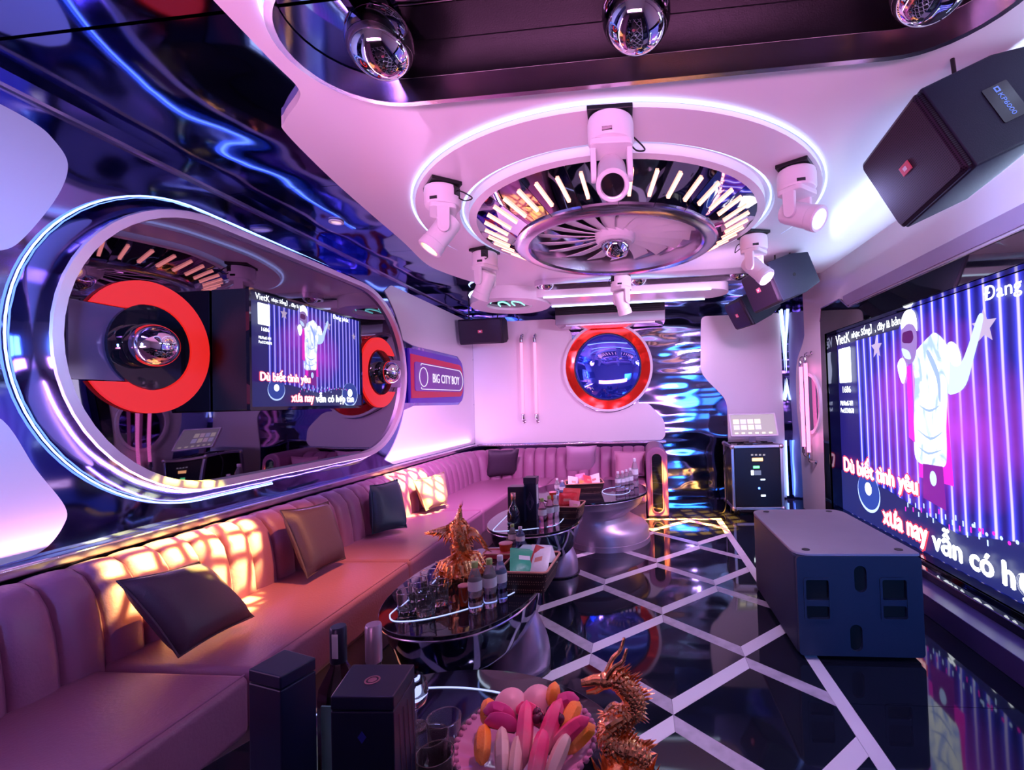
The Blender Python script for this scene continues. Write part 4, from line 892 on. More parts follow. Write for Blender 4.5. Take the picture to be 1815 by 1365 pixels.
CAPG = pm('green_cap', (.42, .62, .18), .4); CAPW = pm('white_cap', (.85, .80, .85), .4); PETB = pm('bottle_blue', (.45, .62, 1), .05, trans=.8, ior=1.08, vary=0); PETP = pm('bottle_pink', (1, .55, .72), .05, trans=.8, ior=1.08, vary=0)  # PETP: pink light on the bottles put into the plastic's tint
# third table
bottle('green-capped water bottle nearest the camera on the phoenix table', P(843, 1083), .215, .031, CAPG, PETW, 'water bottles on the phoenix table')
bottle('green-capped water bottle standing second, beside the foremost one on the phoenix table', P(869, 1076), .215, .031, CAPG, PETW, 'water bottles on the phoenix table')
bottle('white-capped blue water bottle next to the woven basket on the phoenix table', P(888, 1066), .21, .030, CAPW, PETB, 'water bottles on the phoenix table')
bottle('green-capped small bottle at the far end of the phoenix table', P(909, 975), .16, .026, CAPG, PETW, 'water bottles on the phoenix table')
bottle('white-capped small blue bottle at the far end of the phoenix table', P(923, 977), .15, .027, CAPW, PETB, 'water bottles on the phoenix table')
# second table
bottle('pink-lit water bottle leftmost of the three by the whisky box', P(962, 936), .215, .031, CAPG, PETP, 'water bottles on the whisky table')
bottle('pink-lit water bottle in the middle of the three by the whisky box', P(975, 932), .22, .031, CAPG, PETP, 'water bottles on the whisky table')
bottle('clear water bottle rightmost of the three by the whisky box', P(985, 929), .215, .030, CAPW, PETW, 'water bottles on the whisky table')
bottle('small bottle at the left edge of the far round table', P(988, 879), .17, .027, CAPW, PETW, 'bottles at the left of the far table')
bottle('small blue bottle at the left edge of the far round table', P(997, 881), .16, .027, CAPW, PETB, 'bottles at the left of the far table')
# far table
for i, (x, y, h, l) in enumerate(((1096, 871, .20, 'leftmost of the row'), (1104, 870, .20, 'second from the left of the row'), (1111, 869, .21, 'third from the left of the row'), (1118, 868, .22, 'fourth from the left of the row'))):
    bottle('clear water bottle on the far round table, '+l, P(x, y), h, .030, CAPW, PETW, 'water bottles in a row on the far table')
bottle('tall water bottle at the right end of the row on the far round table', P(1126, 863), .30, .036, CAPW, PETW, 'water bottles in a row on the far table')

def tumbler(lab, p, h=.095, r=.042, group='whisky glasses', name='glass_tumbler'):
    t = thing(name, lab, 'glass', tuple(p), random.random(), group)
    MB().lathe([(.001, 0), (r*.82, 0), (r*.86, .004), (r, h), (r*.94, h), (r*.83, h*.28), (r*.6, h*.20), (.001, h*.18)], 32, cap=False).build('cup', GLASS, t, 40)
    MB().tube([(r*.97*math.cos(2*PI*i/32), r*.97*math.sin(2*PI*i/32), h) for i in range(32)], .0018, 6, True).build('rim', GLASS, t)
    mb = MB()
    for i in range(10):
        a = 2*PI*i/10; mb.tube([(r*.84*math.cos(a), r*.84*math.sin(a), .006), (r*.90*math.cos(a+.25), r*.90*math.sin(a+.25), h*.33)], .003, 5)
    o = mb.build('cut_facets', GLASS, t); o['kind'] = 'stuff'
    return t
for (x, y), l in (((722, 1088), 'foremost at the left'), ((755, 1088), 'foremost at the right'), ((741, 1066), 'middle, behind the two foremost'), ((779, 1070), 'right of the middle one'), ((762, 1050), 'farthest back')):
    tumbler('empty whisky glass in the cluster on the phoenix table, '+l, P(x, y), .10, .044, 'whisky glasses on the phoenix table')
tumbler('whisky glass beside the fruit bowl, rear of the group of three', P(788, 1342), .10, .044, 'whisky glasses on the nearest table')
tumbler('whisky glass beside the fruit bowl, left of the group of three', P(764, 1378), .10, .044, 'whisky glasses on the nearest table')
tumbler('whisky glass beside the fruit bowl, front of the group of three', P(772, 1414), .10, .044, 'whisky glasses on the nearest table')
def dark_glass(lab, p):
    t = thing('wine_glass', lab, 'glass', tuple(p)); MB().lathe([(.03, 0), (.03, .004), (.004, .008), (.004, .05), (.03, .07), (.036, .10), (.03, .13)], 24, cap=False).build('bowl', GLASS, t, 50)
dark_glass('small stemmed glass behind the dark gift box', P(737, 1290))
def jelly(lab, p, h=.06, r=.035):
    t = thing('drink_cup', lab, 'cup', tuple(p)); MB().lathe([(r*.8, 0), (r, h), (r*.95, h), (r*.78, .004)], 20).build('cup', ORG, t); MB().lathe([(r*.97, h*.98), (r*1.03, h), (r*1.03, h+.004), (r*.97, h+.005)], 20).build('lid', pm('cup_lid', (.8, .3, .35), .3), t)
jelly('red drink cup at the far end of the phoenix table', P(897, 984), .07, .04)
jelly('red drink cup on the left edge of the far round table', P(980, 884), .06, .035)
jelly('amber cup behind the foremost water bottle on the phoenix table', P(823, 1072), .085, .026)

# ------------------------------------------------------------------ gift boxes and spirits
def box_from(lab, name, pts, z1, mat, extra=None, cat='box'):
    c = sum((Vector((*p, 0)) for p in pts), Vector())/4; c.z = TZ
    t = thing(name, lab, cat, tuple(c)); loc = [(p[0]-c.x, p[1]-c.y) for p in pts]
    MB().prism(loc, 0, z1-TZ-.03).build('body', mat, t, 0, .003)
    MB().prism(loc, z1-TZ-.028, z1-TZ).build('lid', mat, t, 0, .003)
    return t, loc, c
NAVY = pm('navy_card', (.006, .010, .045), .4, vary=.15); NAVY2 = pm('dark_navy_card', (.005, .008, .032), .35)
def tops(q, z): return [tuple(onz(x, y, z))[:2] for x, y in q]
box_from('tall plain navy gift box at the left of the nearest table', 'gift_box', tops([(440, 1186), (497, 1200), (560, 1165), (505, 1150)], .83), .83, NAVY)
t, loc, c = box_from('navy gift box with round emblem on its lid, on the nearest table', 'gift_box', tops([(585, 1235), (697, 1235), (735, 1177), (625, 1177)], .82), .82, NAVY2)
EMB = pm('copper_emblem', (.55, .25, .28), .3, .8)
q = onz(660, 1205, .821); plate('emblem', circle(0, 0, .016, 28), [circle(0, 0, .0125, 28)], .001, T((q.x-c.x, q.y-c.y, .3205)), EMB, t); plate('emblem', circle(0, 0, .009, 20), [], .001, T((q.x-c.x, q.y-c.y, .3205)), EMB, t)
fc_ = Vector(loc[0]).lerp(Vector(loc[1]), .5); ex = (Vector(loc[1])-Vector(loc[0])).normalized()
plate('front_mark', [(0, .012), (.009, 0), (0, -.012), (-.009, 0)], [], .001, frame((fc_.x, fc_.y-.0015, .24), (ex.x, ex.y, 0), (0, 0, 1), (ex.y, -ex.x, 0)), pm('blue_mark', (.02, .03, .3), .4), t)
s0, s1_ = Vector(loc[1]), Vector(loc[2]); es = (s1_-s0).normalized(); ns = Vector((es.y, -es.x))
for k in range(4):
    m = s0.lerp(s1_, .2+.2*k)+ns*.001; MB().tube([(m.x, m.y, .27), (m.x+es.x*.02, m.y+es.y*.02, .05)], .0006, 4).build('side_line', EMB, t)
def spirit(lab, p, prof, glass, capm, name='spirit_bottle', square=False, hcap=.10, rc=.019):
    t = thing(name, lab, 'bottle', tuple(p)); H = prof[-1][1]
    MB().lathe(prof, 8 if square else 28).build('body', glass, t, 30 if square else 45)
    MB().lathe([(rc, H-.004), (rc*1.05, H), (rc*1.05, H+hcap-.004), (rc*.95, H+hcap)], 24).build('cap', capm, t, 40)
    return t
DKGL = pm('dark_brandy_glass', (.05, .02, .03), .03, trans=.5); CAPS = pm('foil_cap', (.50, .40, .50), .3, .5); CAPD = pm('dark_foil_cap', (.03, .03, .06), .3, .4)
NB1 = P(592, 1402); NB2 = P(668, 1378)
b1 = spirit('faceted brandy bottle with a dark cap behind the gift boxes', Vector((-.785, 1.145, TZ)), [(.045, 0), (.05, .01), (.05, .18), (.046, .205), (.02, .25), (.018, .262)], DKGL, CAPD, square=True, hcap=.085)
MB().box(-.004, .012, -.0205, -.0195, .275, .335).build('tax_label', LABELW, b1, 0)
b2 = spirit('round-shouldered brandy bottle with a pale cap behind the gift boxes', Vector((-.69, 1.145, TZ)), [(.043, 0), (.047, .01), (.047, .17), (.043, .205), (.03, .232), (.019, .25), (.018, .264)], DKGL, CAPS, hcap=.09)
fl = thing('leaflet', 'pale green leaflet standing between the gift boxes', 'leaflet', (-.737, 1.06, TZ)); MB().box(-.035, .035, -.002, .002, 0, .20).build('sheet', pm('mint_paper', (.22, .52, .48), .5), fl, 0)
w0 = P(918, 930); w1 = P(934, 927)
WB = thing('whisky_box', 'dark whisky box with diamond ornament on the second table', 'box', tuple(P(917, 927)))
MB().box(-.07, .055, 0, .11, 0, .27).build('body', NAVY2, WB, 0, .002); MB().box(-.066, .051, .004, .106, .268, .272).build('lid', pm('dark_lid', (.02, .015, .03), .3), WB, 0)
WC = thing('whisky_box', 'taller navy whisky box with pale side label, behind the diamond one', 'box', tuple(P(936, 924)+Vector((0.01, .02, 0))))
MB().box(-.042, .052, 0, .10, 0, .29).build('body', NAVY, WC, 0, .002); MB().box(-.045, .055, -.003, .103, .285, .33).build('lid', NAVY, WC, 0, .002)
MB().box(.0525, .0535, .02, .08, .12, .27).build('label', LABELW, WC, 0)
for k, s in enumerate((.055, .04, .025)):
    MB().tube([(.005, -.0015, .14+s*1.5), (.005+s*.55, -.0015, .14), (.005, -.0015, .14-s*1.5), (.005-s*.55, -.0015, .14)], .0012, 4, True).build('diamond', pm('lilac_print', (.32, .22, .5), .4), WC)
spirit('dark round whisky bottle with a copper collar before the whisky boxes', P(911, 932), [(.035, 0), (.048, .008), (.05, .05), (.047, .10), (.03, .14), (.017, .16), (.015, .20)], pm('black_glass_bottle', (.01, .012, .03), .05, 0, .8), pm('copper_cap', (.75, .42, .38), .25, .8), hcap=.045, rc=.018)

# ------------------------------------------------------------------ woven baskets of snacks
WEAVE = pm('dark_weave', (.12, .04, .03), .5)
def weave_nodes():
    nt = WEAVE.node_tree; N = nt.nodes; L = nt.links; b = N['Principled BSDF']; tc = N.new('ShaderNodeTexCoord')
    mp = N.new('ShaderNodeMapping'); mp.inputs['Scale'].default_value = (90, 90, 70); L.new(tc.outputs['Object'], mp.inputs[0])
    vo = N.new('ShaderNodeTexVoronoi'); vo.inputs['Scale'].default_value = 1; vo.inputs['Randomness'].default_value = .1; L.new(mp.outputs[0], vo.inputs['Vector'])
    mr = N.new('ShaderNodeMapRange'); mr.inputs['From Min'].default_value = .18; mr.inputs['From Max'].default_value = .32; mr.inputs['To Min'].default_value = 1; mr.inputs['To Max'].default_value = 0; L.new(vo.outputs['Distance'], mr.inputs['Value'])
    mx = N.new('ShaderNodeMix'); mx.data_type = 'RGBA'; mx.inputs['A'].default_value = (.035, .012, .014, 1); mx.inputs['B'].default_value = (.55, .30, .22, 1); L.new(mr.outputs[0], mx.inputs['Factor']); L.new(mx.outputs['Result'], b.inputs['Base Color'])
weave_nodes()
RIM = pm('basket_rim', (.60, .26, .20), .4)
def basket(lab, p, w, d, h, rz, flare=1.18):
    t = thing('snack_basket', lab, 'basket', tuple(p), rz, 'woven snack baskets')
    R0 = rrect(-w/2, w/2, -d/2, d/2, .02, 4); R1_ = [(x*flare, y*flare) for x, y in R0]
    mb = MB(); mb.loft([[(x, y, 0) for x, y in R0], [(x, y, h) for x, y in R1_], [(x*.96, y*.96, h) for x, y in R1_], [(x*.96, y*.95, .008) for x, y in R0]]); mb.build('weave', WEAVE, t, 30)
    MB().tube([(x*.985, y*.985, h) for x, y in R1_], .006, 6, True).build('rim', RIM, t)
    return t
def packet(lab, p, w, h, th, col, rot, cat='snack', name='snack_packet', group=None, metal=.0):
    n = 6; mb = MB(); vs = []; fs = []
    for side in (1, -1):
        b = len(vs)
        for i in range(n+1):
            for j in range(n+1):
                a, d = 2*i/n-1, 2*j/n-1; vs.append((a*w/2, d*h/2, side*th/2*((1-a**2)*(1-d**4))**.6))
        for i in range(n):
            for j in range(n):
                q = (b+i*(n+1)+j, b+(i+1)*(n+1)+j, b+(i+1)*(n+1)+j+1, b+i*(n+1)+j+1); fs.append(q if side > 0 else q[::-1])
    mb.add(vs, fs); o = mb.build(name, pm('pack_%02d%02d%02d' % tuple(int(c*99) for c in col), col, .3, metal, grain=(40, .003)), None, 60)
    o.location = p; o.rotation_euler = rot; tag(o, lab, cat, group)
    MB().box(-w*.46, w*.46, h*.485, h*.52, -.001, .001).build('seal', o.data.materials[0], o, 0); MB().box(-w*.46, w*.46, -h*.52, -h*.485, -.001, .001).build('seal', o.data.materials[0], o, 0)
    mb = MB(); mb.add([(-w*.2, -h*.08, th*.5), (w*.2, -h*.08, th*.5), (w*.2, h*.1, th*.5), (-w*.2, h*.1, th*.5)], [(0, 1, 2, 3)]); mb.build('print', LABELW if col[0] < .6 else RIM, o, 0)
    return o
def snacks(tag_, p, rz, items):
    M = T(p) @ Rz(rz)
    for lab, x, y, z, w, h, th, col, rot in items:
        q = M @ Vector((x, y, z)); packet(lab+tag_, q, w, h, th, col, (rot[0], rot[1], rot[2]+rz))
bp1 = (P(1005, 877)+P(1069, 874))/2; rz1 = math.atan2(*(P(1069, 874)-P(1005, 877)).yx); w1_ = (P(1069, 874)-P(1005, 877)).length
d1 = Vector((-math.sin(rz1), math.cos(rz1), 0))*.12; basket('woven basket of pastel snacks on the far round table', bp1+d1, w1_*.92, .22, .10, rz1)
snacks(' in the basket on the far table', bp1+d1, rz1, [('white snack packet', -.11, -.03, .10, .11, .13, .03, (.75, .70, .75), (1.0, .2, .3)), ('pink snack packet', -.03, .02, .115, .10, .13, .03, (.80, .25, .42), (1.1, -.2, -.2)), ('red snack packet', .04, -.02, .11, .10, .12, .03, (.75, .08, .10), (.9, .3, .5)), ('orange snack packet', .0, -.06, .09, .10, .10, .025, (.85, .32, .08), (.5, .1, .1)), ('cream snack packet', .11, .0, .11, .11, .13, .03, (.80, .72, .70), (1.0, -.3, -.4))])
bp2 = P(1003, 921)+Vector((.02, .12, 0)); basket('woven basket of red snack packets on the whisky table', bp2, .17, .20, .095, -.12)
snacks(' in the basket on the whisky table', bp2, -.12, [('large red snack box', -.02, .0, .12, .15, .12, .05, (.85, .05, .06), (1.2, 0, .05)), ('flat red snack packet', -.01, .06, .15, .15, .12, .04, (.80, .10, .09), (1.0, 0, -.1)), ('pink snack packet', .05, -.05, .09, .09, .09, .03, (.80, .30, .42), (.9, .2, .5))])
A, B = P(886, 1054), P(949, 1055); bc = P(938, 1012)
bp3 = (A+B)/2+Vector((.03, .155, 0)); rz3 = math.atan2((B-A).y, (B-A).x)-.04
basket('woven basket with green and white snacks on the phoenix table', bp3, .20, .26, .105, rz3, 1.22)
snacks(' in the basket on the phoenix table', bp3, rz3, [('green snack packet', -.03, -.02, .115, .14, .16, .035, (.04, .42, .24), (.45, .2, .4)), ('white snack packet', .06, -.04, .12, .11, .14, .035, (.78, .74, .80), (.7, -.3, -.2)), ('dark red snack packet', .03, .0, .125, .05, .12, .03, (.45, .05, .05), (.9, .4, .2)), ('pale teal snack packet', -.06, .07, .12, .13, .14, .035, (.35, .62, .62), (.4, -.1, -.5)), ('silver snack packet', .05, .08, .12, .12, .12, .035, (.65, .60, .68), (.5, .2, .6))])
tr = thing('red_tray', 'flat red tray at the far end of the phoenix table', 'tray', tuple(P(895, 990)+Vector((0, .03, 0)))); MB().prism(rrect(-.13, .13, -.05, .05, .02), 0, .03).build('dish', pm('red_lacquer', (.55, .06, .09), .25), tr, 30, .006); MB().tube([(x, y, .03) for x, y in rrect(-.13, .13, -.05, .05, .02)], .005, 6, True).build('rim', RIM, tr)

# ------------------------------------------------------------------ golden statues
def leaf(mb, o, d, n, L_, W_, bend=.15):
    o, d = Vector(o), Vector(d).normalized(); n = Vector(n); n = (n-d*n.dot(d)).normalized(); s = d.cross(n); tk = W_*.16
    mid = o+d*L_*.5+n*bend*L_*.5; tip = o+d*L_
    vs = [o+n*tk, mid+s*W_*.5, mid+n*tk, mid-s*W_*.5, tip, o-n*tk, mid-n*tk]
    mb.add(vs, [(0, 1, 2), (0, 2, 3), (2, 1, 4), (3, 2, 4), (5, 6, 1), (5, 3, 6), (6, 4, 1), (6, 3, 4), (0, 5, 1), (0, 3, 5)])
def phoenix(lab, p, s, rz):
    t = thing('phoenix_statue', lab, 'statue', tuple(p), rz); R = random.Random(3)
    mb = MB()                                                             # rocky base with flames
    mb.lathe([(.085*s, 0), (.09*s, .02*s), (.07*s, .05*s), (.05*s, .08*s)], 14)
    for i in range(110):
        a = R.random()*2*PI; r = (.05+.06*R.random())*s; leaf(mb, (r*math.cos(a), r*math.sin(a), R.random()*.05*s), (math.cos(a), math.sin(a), .9*R.random()), (0, 0, 1), (.03+.045*R.random())*s, .022*s)
    o = mb.build('base', GOLD, t, 30); o['kind'] = 'stuff'
    body = smoothpath([(0, 0, .06*s), (.01*s, 0, .14*s), (0, 0, .21*s), (-.012*s, 0, .26*s), (-.005*s, 0, .30*s), (.004*s, -.004*s, .335*s)], 5)
    rad = [.02+.026*math.sin(PI*min(1, i/(len(body)-1)*1.05))**.8 if i < len(body)*.62 else .026-.019*(i-len(body)*.62)/(len(body)*.38) for i in range(len(body))]
    mb = MB(); mb.tube(body, [r*s for r in rad], 12); 
    for i in range(170):
        k = R.randrange(2, int(len(body)*.8)); a = R.random()*2*PI; c = Vector(body[k]); dr = Vector((math.cos(a), math.sin(a), 0)); leaf(mb, c+dr*rad[k]*s*.8, dr*.8+Vector((0, 0, -1)), dr, .042*s, .016*s, .5)
    mb.build('body', GOLD, t, 40)
    mb = MB(); hd = Vector(body[-1]); mb.sphere(.011*s, T(hd), 12, 8); leaf(mb, hd, (.5, -.9, -.1), (0, 0, 1), .028*s, .009*s, .1)
    for k in range(5): leaf(mb, hd, (-.3+.15*k, .1, 1), (1, 0, 0), (.03+.006*k)*s, .007*s, .2)
    mb.build('head', GOLD, t, 30)
    for sg_ in (-1, 1):                                                    # wings: left one level, right one sweeping down
        mb = MB(); root = Vector((sg_*.02*s, 0, .215*s))
        arm_ = smoothpath([root, root+Vector((sg_*.035, 0, .03 if sg_ < 0 else .025))*s, root+Vector((sg_*.07, 0, .028 if sg_ < 0 else .01))*s, root+Vector((sg_*(.11 if sg_ < 0 else .085), 0, .018 if sg_ < 0 else -.03))*s], 6)
        mb.tube(arm_, [(.014-.009*i/(len(arm_)-1))*s for i in range(len(arm_))], 8)
        for i in range(3, len(arm_)):
            u = i/(len(arm_)-1)
            for lay in range(3):
                dn = Vector((sg_*(.35+.9*u), .02*(lay-1), -.9+.55*u if sg_ < 0 else -1)); leaf(mb, Vector(arm_[i])+Vector((0, (lay-1)*.006*s, 0)), dn, (0, -1, 0), (.085-.022*lay)*s*(1-.1*u)*(.8+.4*R.random()), .013*s, .35)
        mb.build('wing', GOLD, t, 30)
    mb = MB()
    for i in range(22):
        a = -2.6+i*.18; leaf(mb, (.01*s*math.cos(a), .01*s*math.sin(a), (.10+.03*R.random())*s), (math.cos(a)*.95, math.sin(a)*.6, -.62), (math.cos(a), math.sin(a), .3), (.12+.05*R.random())*s, .022*s, .5)
    mb.build('tail', GOLD, t, 30)
    return t
phoenix('golden phoenix statue with spread wings on the third table', Vector((-.965, 2.42, TZ)), 1.05, -.1)
def dragon(lab, p, s, rz):
    t = thing('dragon_statue', lab, 'statue', tuple(p), rz); R = random.Random(5)
    spine = smoothpath([(.02, 0, .05), (.045, .01, .07), (.02, 0, .10), (-.035, -.01, .13), (-.045, 0, .17), (0, .0, .205), (.035, 0, .235), (.03, 0, .275), (.005, 0, .305), (-.02, 0, .325), (-.055, 0, .325)], 6)
    spine = [Vector(q)*s for q in spine]; n = len(spine); rad = [(.044-.020*(i/(n-1)))*s for i in range(n)]
    mb = MB(); mb.tube(spine, rad, 12)
    for i in range(1, n-3):
        for k in range(9):
            a = 2*PI*k/9+i*.35; tg = (spine[i+1]-spine[i-1]).normalized(); x = tg.orthogonal().normalized(); y = tg.cross(x); dr = x*math.cos(a)+y*math.sin(a); leaf(mb, spine[i]+dr*rad[i]*.8, dr*.6-tg, dr, .024*s, .018*s, .3)
    mb.build('body', GOLD, t, 30)
    mb = MB()
    for i in range(2, n-3):
        tg = (spine[i+1]-spine[i-1]).normalized(); up = (Vector((1, 0, .35)) - tg*tg.x).normalized(); leaf(mb, spine[i]+up*rad[i]*.8, up-tg*.3, tg, (.035+.015*math.sin(i))*s, .016*s, .1)
    o = mb.build('mane', GOLD, t, 30); o['kind'] = 'stuff'
    hd = spine[-1]; mb = MB(); mb.sphere(.026*s, T(hd), 14, 8)
    mb.tube([hd, hd+Vector((-.035, 0, .004))*s, hd+Vector((-.075, 0, -.004))*s], [.022*s, .017*s, .011*s], 10); mb.tube([hd+Vector((0, 0, -.014))*s, hd+Vector((-.03, 0, -.03))*s, hd+Vector((-.06, 0, -.034))*s], [.012*s, .010*s, .006*s], 8)
    mb.build('head', GOLD, t, 40)
    for sg_ in (-1, 1):
        q = hd+Vector((.005, sg_*.014, .015))*s; MB().tube(smoothpath([q, q+Vector((.025, sg_*.012, .04))*s, q+Vector((.05, sg_*.02, .06))*s, q+Vector((.065, sg_*.02, .10))*s], 5), [(.009-.0003*i)*s for i in range(16)], 8).build('horn', GOLD, t)
        q = spine[int(n*.52)]; mb = MB(); c = q+Vector((-.06, sg_*.03, -.01))*s; mb.tube(smoothpath([q, q+Vector((-.03, sg_*.035, .012))*s, c], 4), [.013*s]*9, 8)
        for k in range(4): leaf(mb, c, (-1, (k-1.5)*.5, -.5+.2*k), (0, 0, 1), .035*s, .01*s)
        mb.build('claw', GOLD, t, 30)
    mb = MB()
    for i in range(26): leaf(mb, hd+Vector((.012, 0, 0))*s, (.7+R.random(), (R.random()-.5)*1.6, R.random()*1.4-.5), (0, 1, 0), (.05+.04*R.random())*s, .013*s, .2)
    o = mb.build('whiskers', GOLD, t, 30); o['kind'] = 'stuff'
    mb = MB(); mb.lathe([(.075*s, 0), (.08*s, .012*s), (.06*s, .03*s), (.03*s, .04*s)], 16)
    for i in range(50):
        a = R.random()*2*PI; r = (.03+.05*R.random())*s; leaf(mb, (r*math.cos(a), r*math.sin(a), .01*s), (math.cos(a)*.8, math.sin(a)*.8, .7+R.random()), (math.cos(a), math.sin(a), 0), (.04+.05*R.random())*s, .024*s)
    o = mb.build('base', GOLD, t, 30); o['kind'] = 'stuff'
    return t
dragon('golden dragon statue rearing up beside the fruit bowl', Vector((-.062, 1.13, TZ)), .74, .15)

# ------------------------------------------------------------------ fruit bowl
BC = Vector((-.312, 1.185, TZ))
PINKGL = pm('pink_cut_glass', (.80, .42, .64), .06, trans=.35, ior=1.3, vary=.05)
bw = thing('glass_bowl', 'scalloped cut-glass bowl heaped with sliced fruit on the nearest table', 'bowl', tuple(BC))
rings = []
for z, r in ((0, .06), (.01, .075), (.03, .10), (.055, .145), (.06, .155), (.05, .140), (.025, .095), (.016, .06)):
    r *= 1.14; rings.append([(r*(1+.025*math.cos(20*2*PI*i/80)*(r > .12))*math.cos(2*PI*i/80), r*(1+.025*math.cos(20*2*PI*i/80)*(r > .12))*math.sin(2*PI*i/80), z) for i in range(80)])
MB().loft(rings).build('dish', PINKGL, bw, 30)
bead = MB().sphere(.0085, None, 8, 6).build('bead', PINKGL, bw); bead.location = (.173, 0, .058)
for i in range(1, 48):
    o = bead.copy(); COL.objects.link(o); o.parent = bw; o.location = (.173*math.cos(2*PI*i/48), .173*math.sin(2*PI*i/48), .058)
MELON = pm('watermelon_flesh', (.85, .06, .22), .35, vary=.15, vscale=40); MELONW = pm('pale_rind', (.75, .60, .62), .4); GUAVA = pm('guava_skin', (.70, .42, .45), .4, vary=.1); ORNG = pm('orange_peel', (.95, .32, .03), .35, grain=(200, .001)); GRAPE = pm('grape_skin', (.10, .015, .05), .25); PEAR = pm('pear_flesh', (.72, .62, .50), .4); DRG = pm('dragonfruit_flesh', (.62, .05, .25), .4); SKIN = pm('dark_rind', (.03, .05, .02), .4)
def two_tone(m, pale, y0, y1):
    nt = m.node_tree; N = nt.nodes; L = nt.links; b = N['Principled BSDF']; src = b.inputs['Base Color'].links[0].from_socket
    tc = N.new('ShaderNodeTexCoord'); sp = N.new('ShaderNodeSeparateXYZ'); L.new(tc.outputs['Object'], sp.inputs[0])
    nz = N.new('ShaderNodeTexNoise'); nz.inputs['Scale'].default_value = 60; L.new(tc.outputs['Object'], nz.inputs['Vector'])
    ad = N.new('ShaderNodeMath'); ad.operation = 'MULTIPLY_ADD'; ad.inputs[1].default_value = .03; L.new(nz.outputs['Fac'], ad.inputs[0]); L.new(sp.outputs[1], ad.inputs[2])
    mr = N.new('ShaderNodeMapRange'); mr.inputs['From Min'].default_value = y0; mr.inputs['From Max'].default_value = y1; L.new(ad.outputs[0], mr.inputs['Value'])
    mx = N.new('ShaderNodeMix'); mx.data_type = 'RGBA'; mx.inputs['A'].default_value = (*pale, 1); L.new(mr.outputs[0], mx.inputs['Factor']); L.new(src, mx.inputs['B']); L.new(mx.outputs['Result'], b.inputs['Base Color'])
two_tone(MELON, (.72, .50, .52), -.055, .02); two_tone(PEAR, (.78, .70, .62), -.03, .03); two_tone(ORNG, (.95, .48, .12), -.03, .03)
def fruit(name, lab, cat, p, rot, parts, group):
    t = thing(name, lab, cat, tuple(BC+Vector(p)), 0, group); t.rotation_euler = rot
    for nm, mb, m in parts: mb.build(nm, m, t, 50, .002)
    return t
def wedge(L_, W_, H_):
    L_, W_, H_ = L_*1.15, W_*1.2, H_*1.2
    prf = [(-W_/2, 0), (W_/2, 0), (W_*.42, H_*.6), (0, H_), (-W_*.42, H_*.6)]
    rings = []
    for k in range(9):
        u = -1+2*k/8; f = max(.12, math.sqrt(max(0, 1-abs(u)**2.4))); rings.append([(x*f, u*L_/2, z*f) for x, z in prf])
    return MB().loft(rings)
def place_wedge(name, lab, px, py, z, rot, L_, W_, H_, m, m2, group):
    p = onz(px, py, TZ+z)-BC; fruit(name, lab, 'fruit', (p.x, p.y, z), rot, [('flesh', wedge(L_, W_, H_), m), ('rind', MB().loft([[(x*.8*W_, u*L_*.46*(1-.1*abs(x)), -.004+.0005*k) for x, u in ((-.5, -1), (.5, -1), (.5, 1), (-.5, 1))] for k in range(2)]), m2)], group)
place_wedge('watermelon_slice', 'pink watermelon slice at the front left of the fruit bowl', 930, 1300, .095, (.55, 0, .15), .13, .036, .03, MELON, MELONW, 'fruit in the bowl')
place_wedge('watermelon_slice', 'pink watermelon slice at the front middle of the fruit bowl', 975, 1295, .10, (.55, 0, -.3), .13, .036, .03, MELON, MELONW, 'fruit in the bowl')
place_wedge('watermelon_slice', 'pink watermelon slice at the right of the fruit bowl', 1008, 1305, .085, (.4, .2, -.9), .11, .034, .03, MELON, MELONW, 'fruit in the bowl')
place_wedge('dragonfruit_slice', 'dark red dragon fruit slice at the left of the bowl', 885, 1270, .10, (.1, .2, 1.35), .085, .03, .028, DRG, MELONW, 'fruit in the bowl')
place_wedge('dragonfruit_slice', 'dark red dragon fruit slice below the other at the left of the bowl', 890, 1288, .095, (.1, .1, 1.45), .085, .028, .028, DRG, MELONW, 'fruit in the bowl')
place_wedge('orange_wedge', 'orange wedge at the left rim of the fruit bowl', 855, 1322, .075, (.3, .2, .35), .085, .035, .03, ORNG, PEAR, 'fruit in the bowl')
place_wedge('orange_wedge', 'orange wedge at the left back of the fruit bowl', 865, 1262, .09, (.8, 0, .2), .055, .035, .03, ORNG, PEAR, 'fruit in the bowl')
place_wedge('orange_wedge', 'orange wedge standing at the back right of the fruit bowl', 982, 1232, .125, (1.2, 0, -.2), .055, .03, .028, ORNG, PEAR, 'fruit in the bowl')
place_wedge('orange_wedge', 'orange wedge at the right rim of the fruit bowl', 1012, 1276, .085, (.4, -.2, -.5), .085, .036, .03, ORNG, PEAR, 'fruit in the bowl')
place_wedge('pear_slice', 'pale pear slice at the front left of the bowl', 890, 1335, .08, (.5, 0, .3), .10, .03, .028, PEAR, SKIN, 'fruit in the bowl')
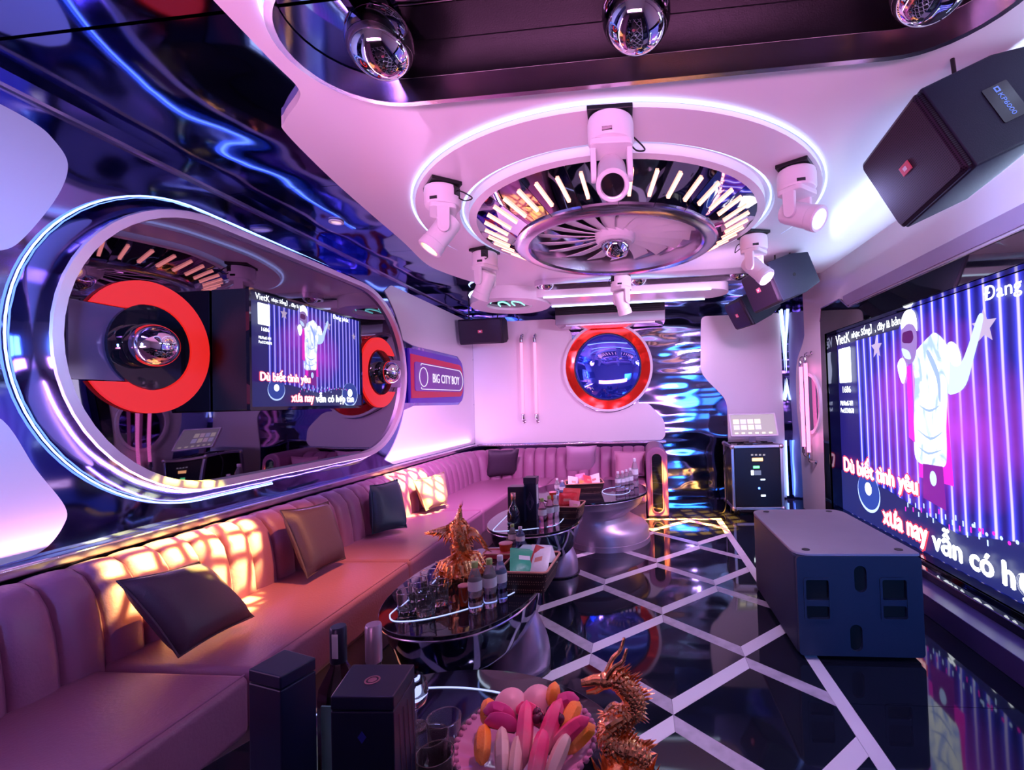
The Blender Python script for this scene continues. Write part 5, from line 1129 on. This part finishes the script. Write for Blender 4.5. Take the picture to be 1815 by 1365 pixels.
place_wedge('pear_slice', 'pale pear slice at the front centre of the bowl', 915, 1350, .07, (.5, 0, .1), .10, .028, .026, PEAR, SKIN, 'fruit in the bowl')
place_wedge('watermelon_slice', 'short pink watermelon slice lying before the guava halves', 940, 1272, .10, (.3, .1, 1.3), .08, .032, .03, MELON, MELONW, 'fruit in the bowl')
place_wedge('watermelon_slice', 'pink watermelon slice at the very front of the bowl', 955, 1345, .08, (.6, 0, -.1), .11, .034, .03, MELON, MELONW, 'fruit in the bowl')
place_wedge('pear_slice', 'pale pear slice at the front right of the bowl', 990, 1345, .07, (.5, 0, -.4), .10, .03, .026, PEAR, SKIN, 'fruit in the bowl')
place_wedge('orange_wedge', 'orange wedge tucked at the front right of the bowl', 1030, 1312, .07, (.4, 0, -.9), .08, .034, .03, ORNG, PEAR, 'fruit in the bowl')
place_wedge('dragonfruit_slice', 'dark red dragon fruit slice at the back right of the bowl', 1000, 1252, .105, (.2, -.2, -1.2), .075, .03, .028, DRG, MELONW, 'fruit in the bowl')
for lab, px, py, rz in (('round guava half at the back left of the fruit bowl', 905, 1246, .3), ('round guava half at the back middle of the fruit bowl', 952, 1240, -.2)):
    p = onz(px, py, TZ+.115)-BC; fruit('guava_half', lab, 'fruit', (p.x, p.y, .108), (.5, .1, rz), [('flesh', MB().lathe([(.001, .028), (.02, .025), (.040, .013), (.045, 0), (.040, -.01), (.02, -.016), (.001, -.018)], 24), GUAVA), ('core', MB().lathe([(.012, -.0175), (.010, -.019), (.001, -.0195)], 12), PEAR)], 'fruit in the bowl')
R = random.Random(11)
for i in range(14):
    px, py = 918+R.random()*75, 1254+R.random()*24; p = onz(px, py, TZ+.115)-BC
    g = fruit('grape', 'dark purple grape in the cluster at the middle of the fruit bowl', 'grape', (p.x, p.y, .108+R.random()*.014), (0, 0, R.random()*6), [('berry', MB().sphere(.0115, None, 14, 8), GRAPE), ('stem', MB().lathe([(.0014, .011), (.001, .017)], 6), SKIN)], 'grapes in the fruit bowl')
